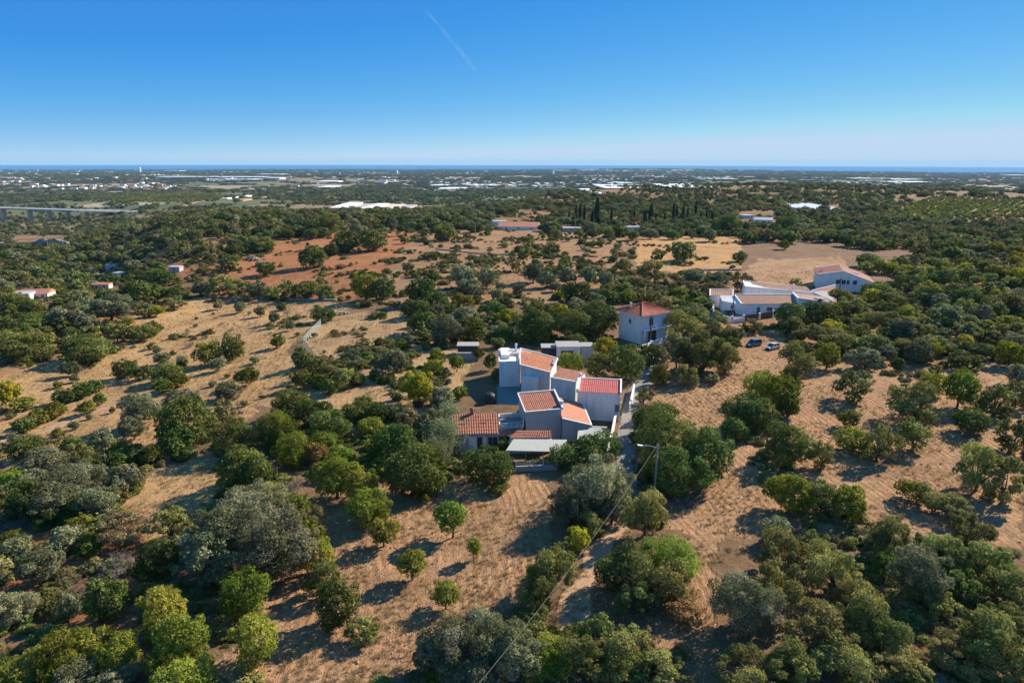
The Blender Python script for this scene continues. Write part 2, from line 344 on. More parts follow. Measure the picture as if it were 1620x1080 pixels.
def build_ground():
    az = np.concatenate([np.linspace(-math.radians(47), math.radians(47), 600), np.linspace(math.radians(47), math.radians(313), 40)[1:-1]])
    nr = 640; rr = np.concatenate([[0.0, 12, 24], np.exp(np.linspace(math.log(34), math.log(14500), nr))])
    A, Rr = np.meshgrid(az, rr); X = Rr * np.sin(A); Y = Rr * np.cos(A); Z = hgt(X, Y)
    nA, nR = len(az), len(rr)
    V = np.stack([X, Y, Z], -1).reshape(-1, 3)
    i, j = np.meshgrid(np.arange(nR - 1), np.arange(nA), indexing='ij'); j2 = (j + 1) % nA
    F = np.stack([i * nA + j, i * nA + j2, (i + 1) * nA + j2, (i + 1) * nA + j], -1).reshape(-1, 4)[:, ::-1]
    # zones
    px, py, dep = project(V[:, 0], V[:, 1], V[:, 2])
    vis = dep > 5
    D = np.hypot(V[:, 0], V[:, 1])
    w = 1080 / np.maximum(dep, 20)
    jx = px + w * 2.2 * fbm(V[:, 0] / 5, V[:, 1] / 5, 3, 31); jy = py + w * 1.4 * fbm(V[:, 0] / 5, V[:, 1] / 5, 3, 41)
    C = np.zeros((len(V), 4), np.float32); C[:, :3] = SOILS['scrub']; C[:, 3] = 0
    # general land: patches of red / tan / scrub
    n1 = fbm(V[:, 0] / 60, V[:, 1] / 60, 4, 51)
    k = ss(-.05, .3, n1)[:, None]; C[:, :3] = C[:, :3] * (1 - k) + np.array((.30, .165, .085)) * k
    # right half, mid distance: pinkish-tan soil between the trees
    for nm, poly in ZONES:
        q = inpoly(jx, jy, poly) & vis
        C[q, :3] = SOILS[nm]; C[q, 3] = {'tilled': 1, 'brown': .8, 'orange': .2, 'straw': .3, 'golden': .15}.get(nm, .25)
    # plain: patchwork
    fx = np.floor((V[:, 0] + 160 * vnoise(V[:, 0] / 500, V[:, 1] / 500, 3)) / 170); fy = np.floor((V[:, 1] + 200 * vnoise(V[:, 0] / 600, V[:, 1] / 600, 4)) / 330)
    hsh = hash2(fx, fy, 77)
    pal = np.array([(.12, .12, .065), (.095, .11, .055), (.20, .17, .10), (.30, .24, .16), (.13, .14, .065), (.24, .19, .13), (.10, .12, .07), (.36, .30, .22)])
    pc = pal[(hsh * 7.99).astype(int)]
    k = (ss(900, 1700, D) * (~((C[:, 3] > 0.2) & (D < 2500))))[:, None]
    C[:, :3] = C[:, :3] * (1 - k) + pc * k
    C[:, 3] = np.where(D > 1500, 0, C[:, 3])
    me = mesh_np('ground', V, F, True)
    ca = me.color_attributes.new('soil', 'FLOAT_COLOR', 'POINT'); ca.data.foreach_set('color', C.ravel())
    m_, n, l, p = new_mat('soil')
    at = n.new('ShaderNodeAttribute'); at.attribute_name = 'soil'
    pos = n.new('ShaderNodeNewGeometry').outputs['Position']
    big = noise(n, l, .07, 6, .7, pos); mid = noise(n, l, .6, 6, .75, pos); fine = noise(n, l, 3.2, 5, .8, pos)
    c = mix_rgb(n, l, 1, at.outputs['Color'], ramp(n, l, big, [(.3, (.72, .68, .64)), (.5, (1, 1, 1)), (.7, (1.22, 1.2, 1.12))]), 'MULTIPLY')
    c = mix_rgb(n, l, 1, c, ramp(n, l, mid, [(.3, (.66, .64, .62)), (.5, (1, 1, 1)), (.72, (1.22, 1.2, 1.18))]), 'MULTIPLY')
    c = mix_rgb(n, l, 1, c, ramp(n, l, fine, [(.32, (.62, .60, .58)), (.5, (1, 1, 1)), (.68, (1.3, 1.28, 1.25))]), 'MULTIPLY')
    # furrows
    wv = n.new('ShaderNodeTexWave'); wv.inputs['Scale'].default_value = .42; wv.inputs['Distortion'].default_value = 9.0; wv.inputs['Detail'].default_value = 2.5
    wv.inputs['Detail Scale'].default_value = .3; wv.bands_direction = 'DIAGONAL'
    mp = n.new('ShaderNodeMapping'); mp.inputs['Scale'].default_value = (1, .55, 0); mp.inputs['Rotation'].default_value = (0, 0, .5); l.new(pos, mp.inputs[0]); l.new(mp.outputs[0], wv.inputs['Vector'])
    fm0 = n.new('ShaderNodeMath'); fm0.operation = 'MULTIPLY'; l.new(wv.outputs['Fac'], fm0.inputs[0]); l.new(at.outputs['Alpha'], fm0.inputs[1])
    fm = n.new('ShaderNodeMath'); fm.operation = 'MULTIPLY'; l.new(fm0.outputs[0], fm.inputs[0]); l.new(ramp(n, l, noise(n, l, .11, 3, .6, pos), [(.38, (.15, .15, .15)), (.58, (1, 1, 1))]), fm.inputs[1])
    c = mix_rgb(n, l, fm.outputs[0], c, mix_rgb(n, l, 1, c, (1.14, 1.10, 1.04), 'MULTIPLY'))
    ms = n.new('ShaderNodeMapping'); ms.inputs['Scale'].default_value = (3.4, .55, .5); ms.inputs['Rotation'].default_value = (0, 0, .62); l.new(pos, ms.inputs[0])
    st = noise(n, l, 1.0, 5, .75, ms.outputs[0], 1.6)
    sm = n.new('ShaderNodeMath'); sm.operation = 'MULTIPLY'; l.new(at.outputs['Alpha'], sm.inputs[0]); sm.inputs[1].default_value = .9
    c = mix_rgb(n, l, sm.outputs[0], c, mix_rgb(n, l, 1, c, ramp(n, l, st, [(.34, (.68, .64, .60)), (.5, (1, 1, 1)), (.66, (1.34, 1.30, 1.2))]), 'MULTIPLY'))
    l.new(c, p.inputs['Base Color']); p.inputs['Roughness'].default_value = 1; p.inputs['Specular IOR Level'].default_value = .08
    b1 = n.new('ShaderNodeBump'); b1.inputs['Distance'].default_value = .15; b1.inputs['Strength'].default_value = .8; l.new(fm.outputs[0], b1.inputs['Height'])
    b2 = n.new('ShaderNodeBump'); b2.inputs['Distance'].default_value = .35; b2.inputs['Strength'].default_value = .75
    cl = noise(n, l, 1.6, 7, .78, pos)
    ch = n.new('ShaderNodeMath'); ch.operation = 'ADD'; l.new(cl, ch.inputs[0]); sh_ = n.new('ShaderNodeMath'); sh_.operation = 'MULTIPLY'; l.new(st, sh_.inputs[0]); l.new(at.outputs['Alpha'], sh_.inputs[1]); l.new(sh_.outputs[0], ch.inputs[1]); l.new(ch.outputs[0], b2.inputs['Height']); l.new(b1.outputs[0], b2.inputs['Normal'])
    l.new(b2.outputs[0], p.inputs['Normal'])
    return link('ground', me, m_, kind='structure', label='orange tan farmland sloping away to a wide green plain')
build_ground()
# sea
def build_sea():
    n = 96; rr = [9000, 12000, 16000, 20000, 26000]; V = []; F = []
    for r in rr:
        for k in range(n): a = 2 * PI * k / n; V.append((r * math.sin(a), r * math.cos(a), -109.0))
    for i in range(len(rr) - 1):
        for k in range(n): F.append((i * n + k, i * n + (k + 1) % n, (i + 1) * n + (k + 1) % n, (i + 1) * n + k)[::-1])
    me = mesh_np('sea', V, F)
    m_, n_, l, p = new_mat('sea_water'); pos = n_.new('ShaderNodeNewGeometry').outputs['Position']
    mp = n_.new('ShaderNodeMapping'); mp.inputs['Scale'].default_value = (.00012, .0006, 0); l.new(pos, mp.inputs[0])
    l.new(ramp(n_, l, noise(n_, l, 1, 4, .6, mp.outputs[0]), [(.3, (.012, .13, .33)), (.7, (.02, .17, .40))]), p.inputs['Base Color'])
    p.inputs['Roughness'].default_value = .9; p.inputs['Specular IOR Level'].default_value = .02
    link('sea', me, m_, kind='structure', label='deep blue sea reaching the horizon')
build_sea()

# ------------------------------------------------------------------ foliage meshes
def quads(P, Nrm, size, asp=.6, rg=rng):
    """leaf rhombi at P with normals Nrm"""
    n = len(P); Nrm = Nrm / (np.linalg.norm(Nrm, axis=1, keepdims=True) + 1e-9)
    a = rg.normal(size=(n, 3)); u = np.cross(Nrm, a); u /= np.linalg.norm(u, axis=1, keepdims=True) + 1e-9; v = np.cross(Nrm, u)
    s = size * np.clip(np.exp(rg.normal(-.05, .38, (n, 1))), .45, 2.1)
    V = np.stack([P - u * s * .5, P - v * s * .5 * asp + Nrm * s * .08, P + u * s * .5, P + v * s * .5 * asp + Nrm * s * .08], 1).reshape(-1, 3)
    F = np.arange(4 * n).reshape(n, 4); return V, F
def shade_attr(me, vals, per):
    at = me.attributes.new('shade', 'FLOAT', 'POINT'); at.data.foreach_set('value', np.repeat(np.clip(vals, 0, 1), per).astype(np.float32))
def lobes_for(cls, rg):
    nl = {'dense': 15, 'fluffy': 22, 'open': 17, 'low': 12}[cls]
    L = []
    for k in range(nl):
        z = 1 - 1.9 * (k + rg.uniform(.1, .9)) / nl if cls != 'low' else 1 - 1.2 * (k + rg.uniform(.1, .9)) / nl
        z = max(-.9, z); t = k * 2.39996 + rg.uniform(-.5, .5); q = math.sqrt(max(0, 1 - z * z))
        rad = rg.uniform(.46, .74) if cls != 'open' else rg.uniform(.5, .86)
        r = {'dense': rg.uniform(.30, .46), 'fluffy': rg.uniform(.20, .38), 'open': rg.uniform(.15, .40), 'low': rg.uniform(.28, .45)}[cls]
        L.append((np.array([q * math.cos(t) * rad, q * math.sin(t) * rad, z * rad]), r))
    ph = rg.uniform(0, 6.28, 4); out = []
    for c, r in L:      # lopsided outline: bulges, dents, a lean
        t = math.atan2(c[1], c[0]); k = 1 + .20 * math.sin(t + ph[0]) + .16 * math.sin(2 * t + ph[1]) + .10 * math.sin(3 * t + ph[2])
        out.append((np.array([c[0] * k, c[1] * k, c[2] * (1 + .18 * math.sin(t + ph[3]))]), r * rg.uniform(.78, 1.15)))
    L = out
    if cls == 'open':
        for k in sorted(rg.choice(len(L), 3, replace=False))[::-1]: L.pop(int(k))
    for _ in range({'dense': 9, 'fluffy': 10, 'open': 14, 'low': 6}[cls]):      # stray sprays that break the outline
        t = rg.uniform(0, 2 * PI); z = rg.uniform(-.35, .95); q = math.sqrt(1 - z * z); rad = rg.uniform(.80, 1.04); L.append((np.array([q * math.cos(t) * rad, q * math.sin(t) * rad, z * rad * .95]), rg.uniform(.09, .19)))
    if cls in ('dense', 'low'): L.append((np.array([0, 0, -.05]), .60))
    if cls == 'fluffy': L.append((np.array([0, 0, -.1]), .48))
    return L
def crown_mesh(cls, leaf, n, seed):
    rg = np.random.default_rng(seed); L = lobes_for(cls, rg); cs = np.array([c for c, r in L]); rs = np.array([r for c, r in L])
    big = int(n * 2.6); idx = rg.choice(len(L), big, p=rs ** 2 / (rs ** 2).sum())
    d = rg.normal(size=(big, 3)); d /= np.linalg.norm(d, axis=1, keepdims=True)
    thick = {'dense': .16, 'fluffy': .24, 'open': .40, 'low': .16}[cls]
    rad = rs[idx] * (1.02 - thick * rg.random(big) ** 1.3 + .10 * rg.normal(size=big) * (rg.random(big) < .25))
    lump = 1 + .16 * np.sin(d[:, 0] * 7 + idx) * np.sin(d[:, 1] * 6 + 2 * idx) + .1 * np.sin(d[:, 2] * 11 + idx)
    P = cs[idx] + d * (rad * lump)[:, None] * np.array([1.05, 1.05, .92])
    keep = np.ones(big, bool)
    for k in range(len(L)):
        keep &= ~((idx != k) & (np.linalg.norm(P - cs[k], axis=1) < rs[k] * .74))
    keep &= (d[:, 2] > -.45) | (rg.random(big) < .55)
    q = np.where(keep)[0][:n]; P = P[q]; d = d[q]; idx = idx[q]
    Nn = d * .75 + rg.normal(size=P.shape) * .55 + np.array([0, 0, .35])
    V, F = quads(P, Nn, leaf, .62, rg)
    me = mesh_np('crown', V, F)
    lob = rg.uniform(-.38, .38, len(L))
    shade_attr(me, .48 + lob[idx] + rg.normal(size=len(P)) * .20, 4)
    return me, L
def trunk_mesh(L, seed, cls, fork=.35):
    """unit trunk: z 0 at the base, 1 at the crown centre; limbs reach the crown's clumps (crown space radius 1)"""
    r = random.Random(seed); mb = MB()
    lean = (r.uniform(-.12, .12), r.uniform(-.12, .12))
    top = np.array([lean[0], lean[1], fork + .1])
    n0 = 6
    mb.tube([(0, 0, -.25), (lean[0] * .3, lean[1] * .2, fork * .4), top], [.085, .065, .052], n0)
    sel = r.sample(L[:], min(len(L), 11 if cls == 'open' else 6))
    for c, rad in sel:
        end = np.array([c[0] * .96, c[1] * .96, 1 + c[2] * .85]); mid = (top + end) / 2 + np.array([r.uniform(-.08, .08), r.uniform(-.08, .08), r.uniform(-.12, .06)])
        mb.tube([top - np.array([0, 0, .05]), mid, end], [.042, .026, .008], 4, False)
        if cls == 'open':
            for _ in range(3):
                e2 = end + np.array([r.uniform(-.3, .3), r.uniform(-.3, .3), r.uniform(-.05, .3)]); mb.tube([mid * .4 + end * .6, e2], [.014, .003], 3, False)
    me = bpy.data.meshes.new('trunk'); me.from_pydata(mb.v, [], mb.f); me.update(); return me
TIERS = {'near': (.043, 22000, 3), 'mid': (.070, 10500, 5), 'small': (.115, 4000, 5), 'far': (.20, 1200, 4)}
BANK = {}
for ci, cls in enumerate(('dense', 'fluffy', 'open', 'low')):
    for ti, (tn, (lf, nn, nv)) in enumerate(TIERS.items()):
        if cls == 'low' and tn == 'near': continue
        for v in range(nv):
            f = {'dense': 1.0, 'fluffy': 1.05, 'open': .80, 'low': .9}[cls]
            seed = ci * 100 + ti * 10 + v + 5
            me, L = crown_mesh(cls, lf, int(nn * f), seed)
            BANK.setdefault((cls, tn), []).append((me, trunk_mesh(L, seed, cls)))
def twig_mesh(seed, n_main=9, depth=4, spread=1.0, blobby=False):
    """bare branching crown filling a unit radius, base at z=-1"""
    r = random.Random(seed); V = []; F = []; sh = []
    def stick(a, b, w):
        d = b - a; x = np.cross(d, [r.uniform(-1, 1), r.uniform(-1, 1), r.uniform(-1, 1)]); x = x / (np.linalg.norm(x) + 1e-9) * w; y = np.cross(d, x); y = y / (np.linalg.norm(y) + 1e-9) * w
        k = len(V); V.extend([a + x, a - x * .5 + y, a - x * .5 - y, b]); F.extend([(k, k + 1, k + 3), (k + 1, k + 2, k + 3), (k + 2, k, k + 3)]); s_ = r.uniform(.1, .9); sh.extend([s_] * 4)
    def grow(p, d, ln, w, dep):
        q = p + d * ln; stick(p, q, w)
        if dep == 0: return
        for _ in range(r.choice((3, 4))):
            nd = d + np.array([r.gauss(0, .62), r.gauss(0, .62), r.gauss(0.05, .45)]); nd /= np.linalg.norm(nd)
            t = r.uniform(.45, 1); grow(p + d * ln * t, nd, ln * r.uniform(.55, .85), w * .62, dep - 1)
    for k in range(n_main):
        a = 2 * PI * k / n_main + r.uniform(-.3, .3); e = r.uniform(.35, 1.2)
        d = np.array([math.cos(a) * math.cos(e) * spread, math.sin(a) * math.cos(e) * spread, math.sin(e)])
        grow(np.array([0, 0, -1.0]), d, r.uniform(.45, .62), .03, depth)
    me = mesh_np('branches', np.array(V), np.array(F)); at = me.attributes.new('shade', 'FLOAT', 'POINT'); at.data.foreach_set('value', np.array(sh, np.float32)); return me
TWIGS = [twig_mesh(901), twig_mesh(902), twig_mesh(903, 7, 3), twig_mesh(904, 12, 4, 1.4)]
def stub_trunk():
    mb = MB(); mb.tube([(0, 0, -.2), (.02, 0, .5), (0, .03, 1)], [.07, .055, .04], 6); me = bpy.data.meshes.new('trunk'); me.from_pydata(mb.v, [], mb.f); return me
STUB = stub_trunk()

KIND = {  # code: (object name, class, material, noun, group, trunk fraction)
    'O': ('olive_tree', 'fluffy', 'olive', 'grey-green olive tree', 'olive trees on the farmland', -.02),
    'C': ('carob_tree', 'dense', 'carob', 'dark green carob tree', 'carob trees on the farmland', -.14),
    'A': ('almond_tree', 'dense', 'almond', 'bright green orchard tree', 'orchard trees on the farmland', -.02),
    'a': ('almond_tree', 'dense', 'almond', 'bright green young tree', 'orchard trees on the farmland', .45),
    'M': ('oak_tree', 'open', 'oak', 'open olive-green tree', 'open scrub trees on the farmland', -.16),
    'S': ('round_shrub', 'low', 'shrub', 'rounded green shrub', 'rounded shrubs on the farmland', -.25),
    'Y': ('yellowing_tree', 'fluffy', 'yellow', 'yellow-leaved tree', 'yellowing trees on the farmland', .05),
    'T': ('tan_bush', 'open', 'tan', 'tan thin-leaved bush', 'tan bushes on the farmland', -.05),
    'R': ('rusty_bush', 'low', 'rust', 'rusty brown bush', 'rusty brown bushes on the farmland', -.2),
    'D': ('bare_tree', 'twig', 'twig', 'bare grey leafless tree', 'bare trees on the farmland', 0),
}
SPEC = """
D 28 822 56 34;O 22 870 66 54;O 106 851 60 46;O 68 893 76 64;T 196 840 92 48;S 140 872 34 32;D 115 922 90 78;D 190 885 84 60;O 113 957 36 54;C 165 948 68 80
O 18 963 74 56;A 45 1056 90 60;A 100 1036 90 72;A 150 1020 70 60;A 188 1032 72 66;O 190 1068 74 50;O 125 1066 80 60;A 258 968 80 88;A 283 1012 84 84;A 262 1045 70 60;A 292 1074 96 56
A 382 937 84 88;A 404 1010 80 84;O 368 835 150 116;O 432 862 140 124;O 330 882 108 92;O 400 798 120 84;M 270 832 64 60;C 246 890 70 66;M 482 820 66 56;A 488 852 56 60;A 503 880 56 60;M 515 915 66 66
C 532 955 80 84;A 582 800 66 66;a 606 838 56 44;a 651 888 50 46;a 705 938 50 42;M 571 1000 56 46;a 716 815 58 54;a 749 865 26 30;O 712 1020 110 104;O 776 1008 120 110;O 815 1040 90 90;O 740 1062 120 70;O 676 1035 60 80
A 687 1072 30 24;Y 916 852 46 44;M 870 908 80 86;M 850 945 60 60;M 888 884 50 50;O 940 770 124 104;O 898 800 60 76;O 968 800 70 64;M 930 830 60 50;M 1022 815 70 84;M 1000 900 90 90;A 1062 888 104 88;M 1050 930 90 74;M 1005 950 60 60;C 968 905 50 56
M 945 1000 58 58;A 880 1035 70 60;M 920 1040 80 70;M 990 1030 100 80;M 1040 1054 90 60;S 855 1062 60 42;O 1182 952 108 110;R 1080 972 62 40;S 1007 1000 16 18;M 1240 880 84 84;M 1232 930 90 96;M 1286 870 70 60;M 1322 910 90 80
M 1345 945 70 64;M 1290 990 110 100;M 1372 975 90 96;M 1402 1004 70 70;M 1424 1052 92 64;M 1332 1042 100 80;M 1262 1050 90 74;M 1410 850 70 80;C 1400 892 46 48;O 1452 908 96 104;M 1472 952 80 60;M 1532 838 70 62;M 1498 872 70 56
M 1556 892 92 80;M 1592 932 70 72;C 1520 930 64 60;M 1562 1010 110 110;M 1606 1056 80 70;M 1512 1042 90 70;M 1592 984 80 70;M 1262 575 64 60;A 1310 562 44 46;M 1353 612 58 56;S 1421 577 28 26;C 1525 570 56 28;O 1612 592 38 36
M 1445 640 92 66;A 1476 606 48 40;A 1520 612 54 72;M 1575 636 66 56;M 1611 624 40 60;M 1447 690 62 54;A 1350 695 62 42;M 1390 702 58 66;S 1345 664 36 34;A 1240 622 60 70;C 1248 642 38 56;C 1245 702 84 78;M 1300 722 40 50
A 1250 780 80 70;A 1342 792 60 60;M 1300 790 60 60;S 1448 779 58 44;C 1535 664 58 46;D 1540 676 36 34;M 1550 742 78 86;M 1592 760 70 86;M 1602 692 60 60;M 1502 802 80 46;A 905 573 38 38;Y 957 550 42 38;M 945 581 50 48
C 992 572 62 64;C 1028 562 40 44;S 1043 596 34 36;T 1020 626 32 32;R 1018 654 28 34;C 1058 700 126 112;C 1115 722 96 96;C 1078 745 110 86;C 1035 665 78 66;T 1072 556 52 60;M 1112 560 84 76;M 1085 595 40 38;M 1150 566 60 56
C 1186 652 86 66;A 1206 612 60 60;C 1165 680 50 44;C 945 712 84 60;C 893 722 52 44;S 480 601 38 34;C 521 612 30 28;M 475 566 30 38;M 500 580 36 40;M 522 592 40 36;M 546 598 48 38;O 622 572 56 48;A 690 566 32 30;A 686 581 34 30
a 722 572 26 24;Y 662 612 62 58;O 696 625 56 38;A 727 622 26 22;T 680 668 34 56;C 465 640 68 50;C 500 652 60 50;C 520 672 70 60;C 562 652 50 40;C 595 652 52 38;C 452 690 50 44;A 440 680 60 60;A 462 712 60 58;A 512 692 60 40
C 375 690 80 62;C 380 740 90 80;C 410 752 60 76;R 495 718 42 40;A 532 752 76 76;A 570 772 60 58;A 592 802 60 56;D 465 757 60 34;C 652 745 96 96;C 625 702 80 78;T 642 668 54 44;C 674 757 56 66;C 770 737 86 72;C 797 704 26 24
S 790 771 36 26;a 673 788 14 14;A 432 782 50 48;A 466 802 50 46;O 112 583 32 26;C 40 545 90 40;C 135 552 90 40;Y 12 622 38 48;S 34 640 40 20;C 100 626 36 26;C 128 618 38 28;C 150 610 28 22;S 158 632 24 22
S 86 650 40 30;S 62 660 40 30;C 36 674 34 28;S 139 645 32 26;C 197 584 40 34;C 226 589 36 26;C 260 590 60 26;O 256 567 30 22;O 288 570 20 20;A 332 558 50 40;C 366 550 38 48;O 345 576 30 24;S 258 612 34 28;S 282 602 38 28
O 276 625 42 22;O 306 625 25 18;O 360 616 50 32;S 390 597 38 36;O 220 648 70 52;O 210 676 50 40;C 294 664 94 90;C 275 692 60 58;T 356 652 50 42;O 163 697 46 42;S 190 716 46 36;S 240 720 40 34;O 72 730 80 50;O 112 765 120 68
O 80 792 100 60;C 38 790 64 76;A 10 762 42 46;O 198 756 64 52;O 150 792 70 52;C 235 462 58 38;C 252 438 58 26;M 275 481 42 22;Y 246 492 30 18;C 222 527 46 32;C 242 520 32 24;Y 203 509 20 14;O 315 456 26 24
O 112 500 74 44;O 172 488 86 40;C 60 510 70 40;C 15 480 50 40;C 495 405 42 42;C 523 395 26 22;C 550 381 46 40;C 590 379 48 42;C 512 356 60 38;A 578 452 46 46;C 606 456 42 40;C 509 498 44 26;S 440 541 28 24;O 380 486 20 18
O 345 482 18 16;O 412 492 20 18;O 433 502 20 20;O 459 515 16 16;D 454 490 16 18;D 470 494 12 16;D 425 478 14 14;D 300 540 16 20;D 296 520 10 14;M 345 452 50 34;M 376 458 40 30;O 405 458 40 28;M 432 464 30 24;C 482 458 50 30
M 512 462 36 24;M 455 455 34 26;C 420 426 34 24;M 362 417 30 28;C 413 387 50 24;O 735 436 44 40;O 770 438 36 36;O 742 452 40 26;M 812 418 24 28;O 843 430 36 36;O 865 442 34 28;O 898 436 32 30;O 932 436 32 30;O 958 442 26 30
C 848 512 66 56;C 905 515 60 56;C 945 505 70 62;C 915 462 46 40;O 787 466 22 22;C 780 488 38 26;O 705 522 60 48;C 745 521 54 48;D 785 516 30 30;D 812 516 30 34;C 668 460 52 46;C 692 478 44 36;C 704 368 42 28;M 832 397 26 26
M 872 392 32 22;C 672 510 56 44;C 655 488 44 34;O 735 500 50 34;C 1080 397 40 36;C 1170 406 26 18;S 1241 388 20 18;M 1037 430 50 40;M 1066 446 36 28;M 1040 404 24 22;M 985 420 26 24;O 1097 435 36 24;O 1137 440 42 24;T 1174 447 42 30
M 1128 460 48 30;C 1150 355 50 34;C 1225 366 26 18;C 1247 354 36 28;M 1080 518 70 48;M 1122 506 60 38;O 1166 528 34 24;M 1190 516 36 24;C 1252 500 50 48;C 1292 496 52 44;M 1300 532 72 40;C 1378 412 48 24;C 1405 374 26 24;C 1512 390 44 26
M 1040 472 40 26;M 1060 484 50 34;M 1010 452 46 30;M 985 460 40 30;C 1330 470 44 30;M 1350 486 60 36;C 1385 460 52 34;M 1410 478 54 36;C 1440 448 46 30;M 1465 470 54 36;C 1495 440 50 34;M 1400 510 64 40;M 1450 520 60 40;O 1500 500 60 40
C 1530 470 50 36;M 1560 450 56 34;M 1590 480 56 38;M 1540 520 64 40;M 1595 530 60 42;M 1480 545 60 34;O 1370 545 54 34;M 1430 548 50 30;M 1325 545 60 40;C 1560 555 50 26
"""
PLACED = []   # dicts: code, x, y, z(base), a, c, zc, px, py, w, dist
def place(code, px, py, w, h, store=True):
    if code == 'X': return
    up = 2.0; a = 2
    for _ in range(3):
        p = ground_at(px, py, up); D = np.linalg.norm(p - CP); dep = (p - CP) @ FWD
        a = w * .47 * dep / 1080; sd = (CAMH - p[2]) / D; cd = math.sqrt(max(.05, 1 - sd * sd))
        hh = h * .5 * dep / 1080
        c2 = (hh * hh - (a * sd) ** 2) / (cd * cd)
        c = math.sqrt(max(c2, 0)) if c2 > 0 else .5 * a
        c = min(max(c, .55 * a), 1.35 * a)
        tf = KIND[code][5]; up = c * (1 + tf)
        up = max(up, .35 * c)
    e = dict(code=code, x=float(p[0]), y=float(p[1]), z=gz(p[0], p[1]), a=float(a) * 1.0, c=float(c), zc=float(up), px=px, py=py, w=w, h=h, dist=float(D))
    if store: PLACED.append(e)
    return e
for tok in SPEC.replace('\n', ';').split(';'):
    t = tok.split()
    if len(t) == 5: place(t[0], *map(float, t[1:]))
# regions filled with many trees: (polygon, codes, mean width px at 1 m scale -> crown radius range m, spacing factor, target count)
FILLS = [
    ([(0, 395), (60, 385), (200, 395), (260, 420), (230, 450), (290, 470), (230, 500), (180, 530), (60, 560), (0, 560)], 'CCMMCOCM', (2.2, 4.4), .80, 125),
    ([(0, 345), (330, 345), (350, 375), (340, 405), (240, 405), (60, 385), (0, 395)], 'MMCCOTM', (2.5, 5.0), .8, 120),
    ([(330, 345), (560, 338), (700, 345), (960, 350), (940, 372), (650, 360), (500, 375), (420, 378), (360, 400)], 'CCMMOTC', (2.4, 4.8), .84, 120),
    ([(620, 372), (1000, 380), (1000, 420), (900, 470), (800, 480), (640, 440)], 'OMOMTSC', (1.4, 3.0), 1.7, 60),
    ([(960, 440), (1060, 450), (1130, 470), (1110, 500), (1060, 500), (960, 470)], 'MMCTAS', (1.8, 3.4), .85, 40),
    ([(1250, 440), (1345, 430), (1480, 400), (1620, 385), (1620, 560), (1480, 562), (1330, 570), (1290, 520), (1250, 520)], 'MMCMAMMOY', (2.0, 4.2), .84, 180),
    ([(1180, 365), (1420, 375), (1620, 350), (1620, 395), (1480, 402), (1300, 378), (1180, 378)], 'CMCMTM', (2.6, 5.0), .8, 110),
    ([(960, 350), (1180, 345), (1200, 372), (960, 372)], 'CMMOC', (2.6, 4.8), .7, 60),
    ([(1250, 560), (1620, 545), (1620, 580), (1450, 590), (1300, 580)], 'MMSCT', (1.5, 2.8), 1.6, 14),
    ([(1180, 830), (1620, 850), (1620, 1080), (1180, 1080)], 'MMMOMD', (2.0, 3.4), .95, 14),
    ([(820, 960), (1100, 980), (1180, 1080), (820, 1080)], 'MMSM', (1.6, 2.6), 1.0, 4),
    ([(0, 700), (150, 690), (240, 740), (160, 810), (0, 830)], 'OOCM', (1.8, 3.2), .95, 9),
    ([(430, 640), (640, 630), (700, 700), (600, 760), (480, 760), (420, 720)], 'CAAC', (1.6, 2.8), .95, 14),
    ([(1060, 500), (1160, 520), (1170, 600), (1060, 600)], 'MMCT', (1.8, 3.2), .8, 16),
    ([(640, 470), (980, 460), (980, 540), (820, 545), (640, 540)], 'CCOMY', (1.8, 3.2), .95, 22),
    ([(380, 470), (560, 480), (500, 540), (250, 560), (300, 500)], 'OODS', (.7, 1.4), 2.2, 26),
    ([(0, 560), (200, 545), (400, 560), (440, 640), (250, 700), (0, 700)], 'SOSO', (.7, 1.5), 2.0, 22),
]
KEEP_OUT = [  # open spots that must stay clear, photo pixels
    [(715, 545), (1000, 545), (1010, 740), (800, 760), (700, 720)], [(970, 470), (1065, 470), (1065, 550), (970, 560)],
    [(1120, 450), (1290, 450), (1345, 425), (1410, 425), (1405, 460), (1300, 475), (1260, 515), (1120, 515)],
    [(1165, 525), (1240, 520), (1250, 560), (1160, 580)], [(985, 590), (1020, 590), (1005, 800), (960, 800)], [(940, 820), (990, 790), (930, 900), (890, 990), (850, 980)],
    [(440, 380), (530, 370), (560, 440), (500, 450), (430, 440)], [(1185, 378), (1440, 392), (1470, 402), (1400, 410), (1290, 450), (1170, 440)],
    [(100, 385), (20, 388), (20, 372), (110, 372)],
    [(25, 455), (85, 455), (88, 482), (22, 488)], [(146, 444), (184, 444), (184, 468), (146, 468)], [(262, 418), (295, 418), (298, 438), (262, 438)], [(160, 416), (205, 416), (205, 440), (160, 440)], [(778, 343), (852, 343), (852, 372), (778, 372)], [(1168, 334), (1228, 334), (1228, 356), (1168, 356)], [(990, 350), (1015, 350), (1015, 370), (990, 370)], [(885, 355), (915, 355), (915, 370), (885, 370)],
]
def fill(poly, codes, rad, sp, count):
    xs = [p[0] for p in poly]; ys = [p[1] for p in poly]; tries = 0; got = 0; r = random.Random(int(xs[0] * 7 + ys[0]))
    mine = []
    while got < count and tries < count * 14:
        tries += 1
        # uniform over land: draw rows so that far rows hold more
        px = r.uniform(min(xs), max(xs)); py = min(ys) + (max(ys) - min(ys)) * r.random() ** 1.25
        if not inpoly(np.array(px), np.array(py), poly): continue
        if any(inpoly(np.array(px), np.array(py), k) for k in KEEP_OUT): continue
        a = r.uniform(*rad); g = ground_at(px, py, a); dep = (g - CP) @ FWD; w = 2 * a * 1080 / dep; hh = w * r.uniform(.62, .85)
        ok = True
        for e in PLACED:
            dd = math.hypot(e['x'] - g[0], e['y'] - g[1])
            if dd < (e['a'] + a) * sp: ok = False; break
        if not ok: continue
        place(r.choice(codes), px, py, w, hh); got += 1
